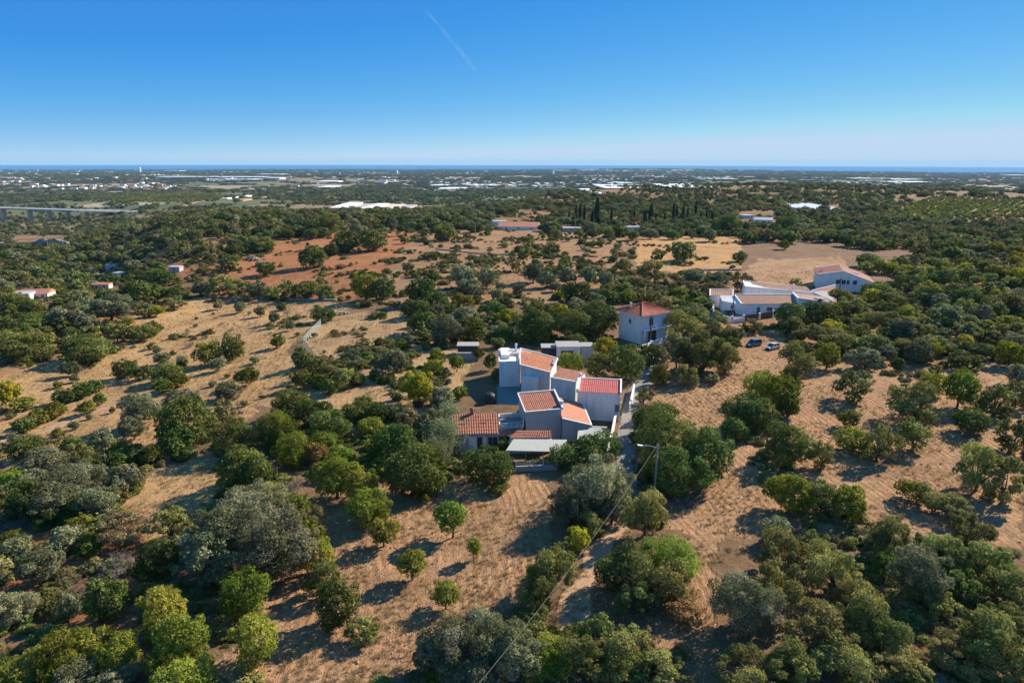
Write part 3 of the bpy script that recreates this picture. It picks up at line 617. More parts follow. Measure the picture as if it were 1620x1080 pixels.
for f_ in FILLS: fill(*f_)

# ------------------------------------------------------------------ buildings
def v3(p, z): return np.array([p[0], p[1], z], float)
def rect(ox, oy, a, L1, L2):
    d1 = np.array([math.cos(a), math.sin(a)]); d2 = np.array([-d1[1], d1[0]]); o = np.array([ox, oy])
    return [o, o + d1 * L1, o + d1 * L1 + d2 * L2, o + d2 * L2]
def grow(c4, e):
    c = sum(c4) / len(c4); out = []
    for p in c4:
        d = p - c; out.append(p + d / np.linalg.norm(d) * e)
    return out
def tile_roof(c4, mat, parent, pitch=.40, amp=.065, course=.42, name='roof', under=.10):
    """c4: eave-left, eave-right, ridge-right, ridge-left as 3D points; barrel tiles run up the slope in stepped courses"""
    A, B, C_, D_ = (np.array(p, float) for p in c4)
    W_ = max(np.linalg.norm(B - A), np.linalg.norm(C_ - D_)); Ls = max(np.linalg.norm(D_ - A), np.linalg.norm(C_ - B))
    nr = max(2, int(W_ / pitch)); nc = max(2, int(Ls / course)); nrm = np.cross(B - A, D_ - A); nrm /= np.linalg.norm(nrm)
    us = np.linspace(0, 1, nr * 6 + 1); prof = np.abs(np.cos(np.linspace(0, nr * PI, nr * 6 + 1)))
    vs_ = []; st = []
    stp = .035 if course < 1 else .02
    for k in range(nc): vs_ += [k / nc, (k + 1) / nc - 1e-4]; st += [stp, 0.0]
    U_, V_ = np.meshgrid(us, vs_)
    r2 = np.random.default_rng(int(abs(A[0] * 31 + A[1] * 17)) + 3)
    jit = np.repeat(r2.uniform(-.012, .012, (len(vs_), nr)), 6, axis=1); jit = np.concatenate([jit, jit[:, -1:]], 1)
    P = ((1 - U_) * (1 - V_))[..., None] * A + (U_ * (1 - V_))[..., None] * B + (U_ * V_)[..., None] * C_ + ((1 - U_) * V_)[..., None] * D_
    off = prof[None, :] * amp + np.array(st)[:, None] + jit + .03; P = P + off[..., None] * nrm
    nu, nv = len(us), len(vs_); V = P.reshape(-1, 3); i, j = np.meshgrid(np.arange(nv - 1), np.arange(nu - 1), indexing='ij')
    F = np.stack([i * nu + j, i * nu + j + 1, (i + 1) * nu + j + 1, (i + 1) * nu + j], -1).reshape(-1, 4)
    ro = link(name, mesh_np(name, V, F), mat, parent, kind='stuff')
    mb = MB(); lo = [p - nrm * under for p in (A, B, C_, D_)]; hi = [p + nrm * .01 for p in (A, B, C_, D_)]
    mb.add(lo + hi, [(3, 2, 1, 0), (4, 5, 6, 7), (0, 1, 5, 4), (1, 2, 6, 5), (2, 3, 7, 6), (3, 0, 4, 7)])
    mb.build('roof_slab', M['concrete'], parent)
    return ro
def verge(parent, pts, w=.28, h=.22, dz=.08, mat='trim'):
    for a, b in pts:
        mb = MB(); mb.bar(np.array(a) + (0, 0, dz), np.array(b) + (0, 0, dz), w, h); mb.build('parapet', M[mat], parent)
def walls(parent, c4, z0, tops, mat, name='wall'):
    mb = MB(); mb.prism([tuple(p) for p in c4], z0, tops); return mb.build(name, mat, parent)
def window(parent, p, q, s, z, w, h, kind='window', pane='glass', frame='frame', cross=True):
    """opening on the wall running from plan point p to q (outside on the right-hand side seen from above)"""
    p = np.array(p, float); q = np.array(q, float); d = (q - p) / np.linalg.norm(q - p); nrm = np.array([d[1], -d[0]])
    c = p + (q - p) * s; D3 = v3(d, 0); N3 = v3(nrm, 0); Z3 = np.array([0, 0, 1.]); C3 = v3(c, z)
    fr = MB()
    for sx in (-1, 1): fr.obox(C3 + D3 * sx * w / 2 + N3 * .04, D3 * .05, N3 * .05, Z3 * (h / 2 + .05))
    for sz in (-1, 1): fr.obox(C3 + Z3 * sz * h / 2 + N3 * .045, D3 * (w / 2 - .05), N3 * .05, Z3 * .05)
    if cross: fr.obox(C3 + N3 * .035, D3 * .025, N3 * .03, Z3 * (h / 2 - .05))
    if kind == 'window': fr.obox(C3 - Z3 * (h / 2 + .10) + N3 * .09, D3 * (w / 2 + .12), N3 * .1, Z3 * .035)
    f = fr.build(kind, M[frame], parent)
    pn = MB(); pn.obox(C3 + N3 * .005, D3 * (w / 2 - .04), N3 * .012, Z3 * (h / 2 - .04)); pn.build('pane' if pane == 'glass' else 'shutter', M[pane], f)
    return f
def chimney(parent, x, y, z, h=1.2, w=.5, mat='trim'):
    mb = MB(); mb.box(x - w / 2, x + w / 2, y - w / 2, y + w / 2, z - .8, z + h)
    o = mb.build('chimney', M[mat], parent)
    m2 = MB(); m2.box(x - w * .7, x + w * .7, y - w * .7, y + w * .7, z + h, z + h + .1); m2.box(x - w * .35, x + w * .35, y - w * .35, y + w * .35, z + h + .1, z + h + .3)
    m2.build('chimney_cap', M[mat], o); return o

# the houses were measured with a camera pitch of 14.55 degrees; settle() moves each to where the final pitch puts it
_t = math.radians(14.55); _f = np.array([0, math.cos(_t), -math.sin(_t)]); _u = np.array([0, math.sin(_t), math.cos(_t)])
SURVEY[:] = [_f, math.cos(RO) * R0 + math.sin(RO) * _u, -math.sin(RO) * R0 + math.cos(RO) * _u]
def settle(o):
    y = o.location.y; k = (CAMH / math.tan(math.atan(CAMH / y) + TH - _t)) / y
    o.location = (o.location.x * k, y * k, o.location.z); o.scale = (k, k, k)
# right-hand house with garnet roof and its link wing
h1 = thing('white_house', 'white house with ribbed garnet red roof standing beside the lane', 'house', (16, 120, 0)); h1.location = (0, 0, 0)
def rebase(root, x, y, z=0.0):
    """move the root to the thing's base, keeping the parts where they stand"""
    root.location = (x, y, z)
    for c in list(root.children): c.location = (c.location[0] - x, c.location[1] - y, c.location[2] - z)
c4 = rect(11.86, 117.13, -.16, 7.74, 5.84); zf, zb = 5.25, 6.0
walls(h1, c4, -.3, [zf, zf, zb, zb], M['white'])
tile_roof([v3(c4[0], zf), v3(c4[1], zf), v3(c4[2], zb), v3(c4[3], zb)], M['garnet'], h1, pitch=.36, course=5, amp=.045)
verge(h1, [(v3(c4[0], zf) + (0, 0, .15), v3(c4[3], zb) + (0, 0, .15))], .5, .75, .05); verge(h1, [(v3(c4[1], zf), v3(c4[2], zb))], .3, .55, .05)
verge(h1, [(v3(c4[3], zb), v3(c4[2], zb))], .25, .3, .02)
window(h1, c4[0], c4[1], .93, 2.5, .75, 1.5, 'window', 'brown'); window(h1, c4[1], c4[2], .55, 3.2, .8, 1.0)
chimney(h1, c4[3][0] + .1, c4[3][1] - .2, 6.1, .7, .45)
l4 = [np.array(p) for p in ((7.45, 125.0), (12.0, 122.3), (14.2, 126.2), (9.6, 128.9))]
walls(h1, l4, -.3, [5.3, 5.3, 5.7, 5.7], M['dirtywhite']); tile_roof([v3(l4[0] + (.2, .3), 5.3), v3(l4[1] + (.1, .3), 5.3), v3(l4[2], 6.1), v3(l4[3], 6.1)], M['salmon'], h1)
verge(h1, [(v3(l4[0], 5.3), v3(l4[1], 5.3))], .25, .35, .1)
mb = MB()
mb.tube([(13.5, 117.0 - .12, 5.1), (13.5, 116.95 - .12, .2)], .05, 6); mb.build('drain_pipe', M['metal'], h1)
rebase(h1, 16, 117)

# orange-roofed house and its white terrace tower
h2 = thing('white_house', 'white house with bright orange sloping roof at the back of the cluster', 'house')
c4 = [np.array(p) for p in ((1.85, 131.5), (7.6, 130.1), (9.3, 136.0), (1.9, 138.0))]; zz = [6.1, 4.9, 6.0, 7.6]
walls(h2, c4, -.3, zz, M['dirtywhite'])
e4 = grow(c4, .25); tile_roof([v3(e4[0], zz[0]), v3(e4[1], zz[1]), v3(e4[2], zz[2]), v3(e4[3], zz[3])], M['orange'], h2, pitch=.36, course=6, amp=.035)
verge(h2, [(v3(e4[0], zz[0]), v3(e4[1], zz[1])), (v3(e4[0], zz[0]), v3(e4[3], zz[3])), (v3(e4[3], zz[3]), v3(e4[2], zz[2])), (v3(e4[1], zz[1]), v3(e4[2], zz[2]))], .22, .2, .06)
walls(h2, [np.array(p) for p in ((1.95, 129.9), (5.2, 129.3), (5.4, 130.6), (1.95, 131.45))], -.3, 3.9, M['white'], 'annex')
c4 = rect(-2.6, 135.5, .03, 4.3, 9.6); walls(h2, c4, -.3, 5.1, M['white'], 'tower')
pm = MB()
for a, b in ((0, 1), (1, 2), (2, 3), (3, 0)): pm.bar(v3(c4[a], 5.35), v3(c4[b], 5.35), .22, .5)
pm.build('parapet', M['trim'], h2)
walls(h2, rect(-2.35, 139.0, .03, 1.9, 5.6), 5.1, 6.0, M['trim'], 'stair_head'); walls(h2, rect(.1, 141.2, .03, 1.9, 3), 5.1, 5.7, M['grey'], 'roof_room')
chimney(h2, .9, 143.2, 5.9, 1.2, .4)
mb = MB(); mb.bar((8.3, 132.9, 5.7), (9.0, 135.2, 6.2), .5, .25); mb.build('skylight', M['fargrey'], h2)
rebase(h2, 2, 131)

# brown-roofed house, its salmon wing and lean-to roofs
h3 = thing('grey_house', 'grey rendered house with brown-red roof in the middle of the cluster', 'house')
c4 = rect(2.35, 106.35, .25, 6.16, 4.64); zf, zb = 5.36, 7.0
walls(h3, c4, -.3, [zf, zf, zb, zb], M['grey'])
e4 = grow(c4, .2); tile_roof([v3(e4[0], zf), v3(e4[1], zf), v3(e4[2], zb), v3(e4[3], zb)], M['brownred'], h3, pitch=.34, course=6, amp=.033)
verge(h3, [(v3(e4[0], zf), v3(e4[1], zf)), (v3(e4[3], zb), v3(e4[2], zb)), (v3(e4[0], zf), v3(e4[3], zb))], .2, .2, .07); verge(h3, [(v3(e4[1], zf), v3(e4[2], zb))], .3, .5, .1)
mb = MB(); mb.box(8.0, 8.7, 108.6, 109.0, 5.9, 6.5); mb.build('chimney', M['trim'], h3)
e_ = rect(8.45, 106.6, .04, 4.8, 10.6); hz_ = [4.15, 2.9, 2.9, 4.15]
walls(h3, e_, -.3, hz_, M['grey'], 'wing_wall')
g4 = grow(e_, .15); tile_roof([v3(g4[1], 2.9), v3(g4[2], 2.9), v3(g4[3], 4.15), v3(g4[0], 4.15)], M['salmon'], h3, pitch=.45, amp=.03, course=2.5)
verge(h3, [(v3(g4[0], 4.15), v3(g4[1], 2.9)), (v3(g4[1], 2.9), v3(g4[2], 2.9))], .2, .16, .06)
q = [Wz(806, 693, 2.5), Wz(873, 692, 2.5), Wz(872, 681, 3.1), Wz(818, 681, 3.1)]; tile_roof(q, M['brownred'], h3, name='lower_roof')
q = [Wz(789, 688, 2.4), Wz(812, 690, 2.4), Wz(832, 667, 3.2), Wz(812, 668, 3.2)]; tile_roof(q, M['brownred'], h3, name='lower_roof')
mb = MB(); a_, b_ = Wz(806, 695, 2.4), Wz(873, 694, 2.4); mb.prism([(a_[0], a_[1]), (b_[0], b_[1]), (b_[0], b_[1] + .25), (a_[0], a_[1] + .25)], 0, 2.35); mb.build('porch_wall', M['dirtywhite'], h3)
def awning(parent, px4, zl, zh, posts=True):
    q = [Wz(*px4[0], zl), Wz(*px4[1], zl), Wz(*px4[2], zh), Wz(*px4[3], zh)]
    A, B, C_, D_ = q; n = 40; us = np.linspace(0, 1, n * 2 + 1); V = []
    for v in (0, 1):
        for i_, u in enumerate(us):
            p = (1 - v) * ((1 - u) * A + u * B) + v * ((1 - u) * D_ + u * C_); V.append(p + (0, 0, .03 * (i_ % 2)))
    m_ = len(us); F = [(i_, i_ + 1, m_ + i_ + 1, m_ + i_) for i_ in range(m_ - 1)]
    mb = MB(); mb.add(V, F); mb.add([tuple(np.array(p) - (0, 0, .03)) for p in V], [f[::-1] for f in F]); mb.build('awning', M['awning'], parent)
    if posts:
        for t in (0.03, .35, .66, .97):
            p = A + (B - A) * t; k = MB(); k.bar((p[0], p[1] + .1, 0), (p[0], p[1] + .1, zl), .07); k.build('awning_post', M['metal'], parent)
awning(h3, [(800, 712), (891, 714), (897, 695), (812, 694)], 2.1, 2.6); awning(h3, [(913, 695), (962, 696), (951, 676), (915, 677)], 2.0, 2.5)
window(h3, c4[0], c4[1], .25, 1.3, 1.0, 1.0)
rebase(h3, 6, 106)

def aerial(parent, x, y, z, h):
    mb = MB(); mb.tube([(x, y, z), (x, y, z + h)], .03, 5)
    for k in range(5): mb.bar((x - .5 + k * .22, y - .28 + k * .03, z + h - .08), (x - .5 + k * .22, y + .28 - k * .03, z + h - .08), .025)
    mb.bar((x - .55, y, z + h - .08), (x + .45, y, z + h - .08), .03); mb.build('aerial', M['metal'], parent)
# terrace block between the two
h5 = thing('roof_terrace', 'flat roof terrace with pale railing between the low and the grey house', 'terrace')
t4 = [np.array(p) for p in ((-2.0, 104.8), (1.9, 105.6), (2.0, 110.2), (-2.2, 109.6))]
walls(h5, t4, -.2, 3.1, M['concrete']); mb = MB(); mb.prism([tuple(p) for p in grow(t4, -.25)], 3.1, 3.14); mb.build('terrace_floor', M['slab'], h5)
pm = MB()
for a, b in ((1, 2), (2, 3), (3, 0)): pm.bar(v3(t4[a], 3.45), v3(t4[b], 3.45), .18, .7)
pm.build('parapet', M['dirtywhite'], h5)
rl = MB()
for zr in (3.2, 3.55, 3.9): rl.bar(v3(t4[0], zr), v3(t4[1], zr), .05)
for k in range(5): p = t4[0] + (t4[1] - t4[0]) * k / 4; rl.bar(v3(p, 3.1), v3(p, 3.9), .06)
rl.build('railing', M['trim'], h5)
window(h5, t4[0], t4[1], .5, 1.2, 2.0, 1.6, 'window', 'glass', 'frame'); rebase(h5, 0, 106)

# low building with orange ribbed roof at the left
h4 = thing('low_house', 'low grey outbuilding with ribbed orange tile roof and brick chimney', 'outbuilding')
c4 = rect(-9.1, 102.5, .07, 7.0, 4.6); zf, zb = 3.2, 4.55
walls(h4, c4, -.2, [zf - .05, zf - .05, zb - .1, zb - .1], M['grey'])
e4 = [c4[0] + (-.3, -.5), c4[1] + (.1, -.5), c4[2] + (.1, .2), c4[3] + (-.6, .2)]
tile_roof([v3(e4[0], zf - .1), v3(e4[1], zf - .1), v3(e4[2], zb), v3(e4[3], zb)], M['ochre'], h4, pitch=.40, amp=.08, course=.8)
window(h4, c4[0], c4[1], .12, 2.1, 1.25, .95, 'window', 'awning', 'trim', False)
window(h4, c4[0], c4[1], .40, 1.25, 1.2, 2.5, 'door', 'trim', 'trim'); window(h4, c4[0], c4[1], .56, 1.25, .95, 2.5, 'door', 'darkdoor', 'trim', False)
window(h4, c4[0], c4[1], .68, 1.25, .35, 2.5, 'door', 'trim', 'trim', False); window(h4, c4[0], c4[1], .86, 1.6, 1.6, 1.7, 'window', 'glass', 'frame')
ch = Wz(746.5, 657, 4.3); chimney(h4, ch[0], ch[1], 4.3, 1.15, .55, 'brick')
mb = MB(); a_, b_ = Wz(721, 714, 0), Wz(748, 716, 0); mb.bar((a_[0], a_[1], .35), (b_[0], b_[1], .35), .25, 1.3); mb.build('low_wall', M['grey'], h4)
aerial(h4, -5.4, 106.6, 4.4, 1.6); aerial(h4, -3.0, 106.4, 4.4, 1.0)
mb = MB()
mb.tube([tuple(c4[0] + (-.2, -.55)) + (3.0,), tuple(c4[1] + (.0, -.55)) + (3.0,)], .07, 6); mb.build('gutter', M['metal'], h4)
rebase(h4, -6, 103)

# sheds behind
SHEDS = []
def shed(label, pxl, pxr, pyb, h, depth, mat, cat='shed', door=None, roofmat='concrete', name='shed', zg=0):
    a = Wz(pxl, pyb, zg); b = Wz(pxr, pyb, zg); d = (b - a)[:2]; L = np.linalg.norm(d); d /= L; n2 = np.array([-d[1], d[0]])
    c4 = [a[:2], b[:2], b[:2] + n2 * depth, a[:2] + n2 * depth]
    t = thing(name, label, cat); walls(t, c4, zg - .3, zg + h, M[mat]); mb = MB(); mb.prism([tuple(p) for p in grow(c4, .2)], zg + h, [zg + h + .14] * 2 + [zg + h + .3] * 2); mb.build('roof', M[roofmat], t)
    if door: window(t, c4[0], c4[1], door[0], zg + door[1], door[2], door[3], 'door', door[4], 'frame', False)
    rebase(t, *((a + b) / 2)[:2], zg); SHEDS.append(t); return t
shed('grey flat-roofed shed with wide brown door behind the white houses', 881, 917, 571, 3.4, 4.5, 'white', door=(.45, 1.4, 3.0, 2.4, 'brown'))
shed('plain pale wall block right of the grey shed, half behind yellow tree', 919, 938, 569, 3.2, 3, 'dirtywhite', 'shed')
bs = shed('dark shed with blue painted frame left of the grey shed', 857, 880, 567, 2.6, 3, 'darkdoor', 'shed', roofmat='concrete')
a = Wz(857, 567, 0); b = Wz(880, 567, 0); mb = MB()
for t_ in (0, .28, .42, 1): p = a + (b - a) * t_; mb.bar((p[0], p[1] - .12, 0), (p[0], p[1] - .12, 2.6), .14)
mb.bar((a[0], a[1] - .12, 2.6), (b[0], b[1] - .12, 2.6), .16); o = mb.build('frame', M['blue'], bs); o.location = (-bs.location[0], -bs.location[1], 0)
shed('long grey garden wall block with dark upper band beyond the orchard', 722, 757, 569, 1.5, .4, 'concrete', 'wall', name='garden_wall')
shed('dark netted enclosure standing on the grey garden wall block', 724, 756, 562, 2.3, 3, 'darkdoor', 'enclosure', name='enclosure')
# water tank in the shaded yard
_w = Wz(775, 636, 0); wt = thing('water_tank', 'dark rounded water tank in the shaded yard left of the courtyard', 'tank', tuple(_w)); mb = MB(); mb.tube([(0, 0, 0), (0, 0, .1), (0, 0, 1.5), (0, 0, 1.85), (0, 0, 1.95)], [.8, 1.0, 1.0, .7, .25], 16); mb.build('tank', M['darkdoor'], wt); mb = MB(); mb.tube([(0, 0, 1.94), (0, 0, 2.05)], .28, 10); mb.build('lid', M['tyre'], wt); SHEDS.append(wt)
# courtyard slab and inner walls
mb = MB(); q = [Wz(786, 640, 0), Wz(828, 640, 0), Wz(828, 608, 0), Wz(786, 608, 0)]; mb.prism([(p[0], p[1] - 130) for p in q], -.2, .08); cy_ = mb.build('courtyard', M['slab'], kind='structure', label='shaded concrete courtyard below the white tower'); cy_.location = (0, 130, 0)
def wall_run(label, pts, h, th=.22, mat='concrete', name='boundary_wall', cat='wall', posts=0, base=None, cap=None):
    """pts: photo pixels of the wall's foot"""
    g = [ground_at(*p) if base is None else Wz(p[0], p[1], base) for p in pts]; t = thing(name, label, cat, tuple(g[0]))
    o = -np.array(g[0])
    for a, b in zip(g[:-1], g[1:]):
        mb = MB(); n_ = max(1, int(np.linalg.norm(b - a) / 4))
        for k in range(n_):
            p = a + (b - a) * k / n_; q = a + (b - a) * (k + 1) / n_
            z0, z1 = gz(*p[:2]), gz(*q[:2]); mb.bar(np.array([p[0], p[1], z0 + h / 2 - .15]) + o, np.array([q[0], q[1], z1 + h / 2 - .15]) + o, th, h + .3)
        mb.build('wall', M[mat], t)
        if cap:
            cb = MB(); cb.bar(np.array([a[0], a[1], gz(*a[:2]) + h + .05]) + o, np.array([b[0], b[1], gz(*b[:2]) + h + .05]) + o, th * 1.5, .1); cb.build('coping', M[cap], t)
        if posts:
            L = np.linalg.norm(b - a); m_ = max(1, int(L / posts))
            for k in range(m_ + 1):
                p = a + (b - a) * k / m_; pb = MB(); pb.bar(np.array([p[0], p[1], p[2] - .1]) + o, np.array([p[0], p[1], p[2] + h + .8]) + o, .12); pb.build('post', M['dirtywhite'], t)
            rb = MB()
            for zr in (.25, .5, .75): rb.bar(np.array([a[0], a[1], a[2] + h + zr]) + o, np.array([b[0], b[1], b[2] + h + zr]) + o, .03)
            rb.build('fence_rail', M['metal'], t)
    return t
wall_run('low grey garden wall with wire fence on posts in front of the houses', [(816, 746), (881, 743)], .9, .25, 'concrete', 'garden_fence', 'fence', 2.0)
wall_run('faded pink wall running along the left edge of the lane', [(960, 728), (969, 690), (974, 664)], 1.3, .25, 'pinkwall', cap='trim')
wall_run('short white wall between the lane and the garnet-roofed house', [(996, 650), (1003, 618)], 1.5, .25, 'trim')
wall_run('low pale yard wall below the salmon roof wing', [(913, 680), (960, 682)], .8, .25, 'dirtywhite')
wall_run('low yard wall with shrubs against the big white wall', [(918, 655), (940, 655)], .6, .2, 'dirtywhite')

# two-storey house
h6 = thing('two_storey_house', 'two-storey white house with red hip roof and balcony', 'house')
zE, zA = 7.6, 9.7; c4 = rect(33.3, 170.6, .60, 9.4, 8.4)
walls(h6, c4, -.5, zE, M['white'])
e4 = grow(c4, 1.25); ctr = sum(c4) / 4; d1 = (c4[1] - c4[0]) / np.linalg.norm(c4[1] - c4[0]); rA, rB = v3(ctr - d1 * .6, zA), v3(ctr + d1 * .6, zA)
E4 = [v3(p, zE) for p in e4]
tile_roof([E4[0], E4[1], rB, rA], M['redhip'], h6, amp=.04); tile_roof([E4[1], E4[2], rB + .001, rB], M['redhip'], h6, amp=.04); tile_roof([E4[2], E4[3], rA, rB], M['redhip'], h6, amp=.04); tile_roof([E4[3], E4[0], rA, rA + .001], M['redhip'], h6, amp=.04)
mb = MB()
for a in range(4): mb.tube([E4[a] + (0, 0, .08), (rA if a in (0, 3) else rB) + (0, 0, .12)], .14, 6)
mb.tube([rA + (0, 0, .12), rB + (0, 0, .12)], .14, 6); mb.build('ridge_tiles', M['redhip'], h6)
mb = MB()
for a in range(4): mb.bar(E4[a] - (0, 0, .12), E4[(a + 1) % 4] - (0, 0, .12), .1, .18)
mb.build('fascia', M['trim'], h6)
window(h6, c4[0], c4[1], .36, 5.6, 1.5, 2.2, 'door', 'darkdoor', 'frame'); window(h6, c4[0], c4[1], .42, 1.6, 3.0, 3.0, 'door', 'brown', 'frame', False)
n_ = np.array([d1[1], -d1[0]]); mb = MB(); pA, pB = c4[0] + n_ * .05, c4[1] + n_ * .05
mb.prism([tuple(pA), tuple(pA + n_ * 1.3), tuple(pB + n_ * 1.3 + d1 * 1.5), tuple(pB + d1 * 1.5)], 3.7, 3.95); ob = mb.build('balcony', M['trim'], h6)
mb = MB(); mb.bar(v3(pA + n_ * 1.25, 4.9), v3(pB + n_ * 1.25 + d1 * 1.5, 4.9), .05)
for k in range(13): p = pA + n_ * 1.25 + d1 * k * .9; mb.bar(v3(p, 3.95), v3(p, 4.9), .03)
mb.build('railing', M['metal'], ob)
for s_ in (0.0, 1.0):
    p = pA + n_ * 1.2 + d1 * (9.4 + 1.3) * s_; mb = MB(); mb.bar(v3(p, -.3), v3(p, 3.7), .3); mb.build('column', M['trim'], h6)
window(h6, c4[3], c4[0], .5, 5.4, .9, 1.1); 
cx = c4[3] * .6 + c4[0] * .4 - d1 * -.4; chimney(h6, cx[0] + .5, cx[1] + 1.2, 8.2, 1.5, .45)
p = v3((c4[1] + c4[2]) / 2 + d1 * 1.3, 0); mb = MB(); mb.bar(p, p + (0, 0, 6.4), .25); mb.bar(p + (1.5, .6, 0), p + (1.5, .6, 6.4), .25); mb.bar(p + (-.4, -.2, 6.45), p + (2.0, .8, 6.45), .35, .2); mb.build('porch_frame', M['trim'], h6)
rebase(h6, 35, 173)
wall_run('white garden wall at the foot of the two-storey house', [(1010, 556), (1024, 551), (1058, 537)], 1.3, .25, 'trim')

# long white villa
h7 = thing('white_villa', 'long low white villa with beige tiled roof and walled courtyard', 'villa')
c4 = [np.array(p) for p in ((71.1, 206.9), (88.5, 207.6), (90.0, 215.6), (71.4, 214.9))]
walls(h7, c4, -.4, [3.3, 3.3, 4.6, 4.6], M['white']); e4 = grow(c4, .25)
tile_roof([v3(e4[0], 3.3), v3(e4[1], 3.3), v3(e4[2], 4.6), v3(e4[3], 4.6)], M['beige'], h7, pitch=.5, amp=.08)
verge(h7, [(v3(e4[0], 3.3), v3(e4[3], 4.6)), (v3(e4[3], 4.6), v3(e4[2], 4.6)), (v3(e4[1], 3.3), v3(e4[2], 4.6))], .35, .35, .12)
w4 = [np.array(p) for p in ((71.05, 207.0), (71.3, 214.8), (66.9, 216.5), (66.6, 212.6))]; walls(h7, [w4[3], w4[0], w4[1], w4[2]], -.4, [3.2, 3.3, 4.5, 4.2], M['white'])
window(h7, w4[3], w4[0], .55, 1.9, 1.1, 1.2, 'window', 'blue')
window(h7, c4[0], c4[1], .30, 1.15, .95, 2.4, 'door', 'darkdoor'); window(h7, c4[0], c4[1], .50, 1.7, 1.7, 1.3, 'window', 'glass'); window(h7, c4[0], c4[1], .82, 1.7, 1.7, 1.3, 'window', 'glass')
# back wings
b4 = [np.array(p) for p in ((64.5, 219.0), (71.5, 217.5), (73.5, 224.0), (66.5, 226.0))]; walls(h7, b4, -.4, [3.6, 3.9, 4.6, 4.4], M['white'], 'back_wall')
tile_roof([v3(b4[0], 3.6), v3(b4[1], 3.9), v3(b4[2], 4.6), v3(b4[3], 4.4)], M['beige'], h7, pitch=.6, name='back_roof'); verge(h7, [(v3(b4[3], 4.4), v3(b4[2], 4.6)), (v3(b4[2], 4.6), v3(b4[1], 3.9)), (v3(b4[0], 3.6), v3(b4[3], 4.4))], .35, .3, .1)
b4 = [np.array(p) for p in ((76.5, 221.0), (98.0, 219.5), (99.5, 228.0), (79.0, 231.0))]; walls(h7, b4, -.4, [6.2, 4.4, 4.4, 6.4], M['white'], 'back_wall')
tile_roof([v3(b4[0] + (2.5, .5), 5.7), v3(b4[1], 4.5), v3(b4[2], 5.0), v3(b4[3] + (2.5, -.5), 6.2)], M['beige'], h7, pitch=.6, name='back_roof'); verge(h7, [(v3(b4[0], 6.2), v3(b4[3], 6.4)), (v3(b4[3], 6.4), v3(b4[2], 4.6)), (v3(b4[0], 6.2), v3(b4[1], 4.5))], .35, .4, .1)
b4 = [np.array(p) for p in ((88.9, 208.4), (99.5, 208.8), (101.0, 218.5), (90.4, 216.8))]; walls(h7, b4, -.4, [4.6, 3.3, 3.3, 4.8], M['white'])
tile_roof([v3(b4[1], 3.4), v3(b4[2], 3.4), v3(b4[3], 4.9), v3(b4[0], 4.7)], M['beige'], h7, pitch=.5, amp=.08); verge(h7, [(v3(b4[0], 4.8), v3(b4[3], 5.0)), (v3(b4[0], 4.8), v3(b4[1], 3.4))], .4, .4, .12)
chimney(h7, 92.5, 221.5, 5.4, 1.3, .6); mb = MB(); mb.obox((97, 211.5, 4.2), (1.5, .2, -.2), (-.1, 1.0, .05), (0, 0, .08)); mb.build('skylight', M['blue'], h7)
mb = MB(); mb.prism([(58.0, 203.5), (63.0, 200.0), (72.0, 201.5), (88.0, 203.0), (88.0, 207.5), (71.3, 206.8), (66.4, 212.4), (59, 209)], -.4, .08); mb.build('courtyard', M['slab'], h7)
rebase(h7, 76, 208)
wall_run('curved white courtyard wall at the left end of the villa', [(1150, 478), (1134, 481), (1127, 489), (1129, 500), (1142, 507), (1158, 509)], 1.5, .3, 'trim')
def pillar_fence():
    t = thing('pillar_fence', 'white pillared wall with dark panels in front of the villa', 'fence'); P_ = [(1158, 511), (1176, 509), (1201, 506), (1223, 502), (1248, 498)]
    g = [ground_at(*p) for p in P_]; o = -np.array(g[0]); t.location = tuple(g[0])
    for k, p in enumerate(g):
        mb = MB(); mb.bar(p + o + (0, 0, -.3), p + o + (0, 0, 2.1), .55); mb.build('pillar', M['trim'], t)
    for k, (a, b) in enumerate(zip(g[:-1], g[1:])):
        d = (b - a) / np.linalg.norm(b - a)
        if k in (1, 2):
            mb = MB(); mb.bar(a + d * .4 + o + (0, 0, 1.0), b - d * .4 + o + (0, 0, 1.0), .08, 1.9); mb.build('panel', M['brown'], t)
        else:
            mb = MB(); mb.bar(a + d * .3 + o + (0, 0, .55), b - d * .3 + o + (0, 0, .55), .2, 1.1); mb.build('wall', M['trim'], t)
            mb = MB()
            for q in range(5): mb.bar(a + d * .4 + o + (0, 0, 1.15 + q * .16), b - d * .4 + o + (0, 0, 1.15 + q * .16), .04); 
            mb.build('rail', M['metal'], t)
pillar_fence()
# gabled white house on the right
h8 = thing('gabled_house', 'large white gabled house with brown roof beside the ploughed field', 'house')
d1 = np.array([.944, -.33]); d2 = np.array([.33, .944]) * .99; o_ = np.array([113.8, 252.0]); g0 = gz(120, 250)
W8, L8 = 19.0, 17.0; p0, p1, p2, p3 = o_, o_ + d1 * W8, o_ + d1 * W8 + d2 * L8, o_ + d2 * L8; mid0 = o_ + d1 * W8 * .45; mid1 = mid0 + d2 * L8
zl, zr, zm = 5.6 + g0, 3.6 + g0, 7.3 + g0
mb = MB(); mb.prism([tuple(p0), tuple(mid0), tuple(p1), tuple(p2), tuple(mid1), tuple(p3)], g0 - 1, [zl, zm, zr, zr, zm, zl]); mb.build('wall', M['white'], h8)
tile_roof([v3(p1 + d1 * .4, zr - .05), v3(p2 + d1 * .4, zr - .05), v3(mid1, zm), v3(mid0, zm)], M['brownred'], h8, pitch=.5); tile_roof([v3(p3 - d1 * .4, zl), v3(p0 - d1 * .4, zl), v3(mid0, zm), v3(mid1, zm)], M['brownred'], h8, pitch=.5)
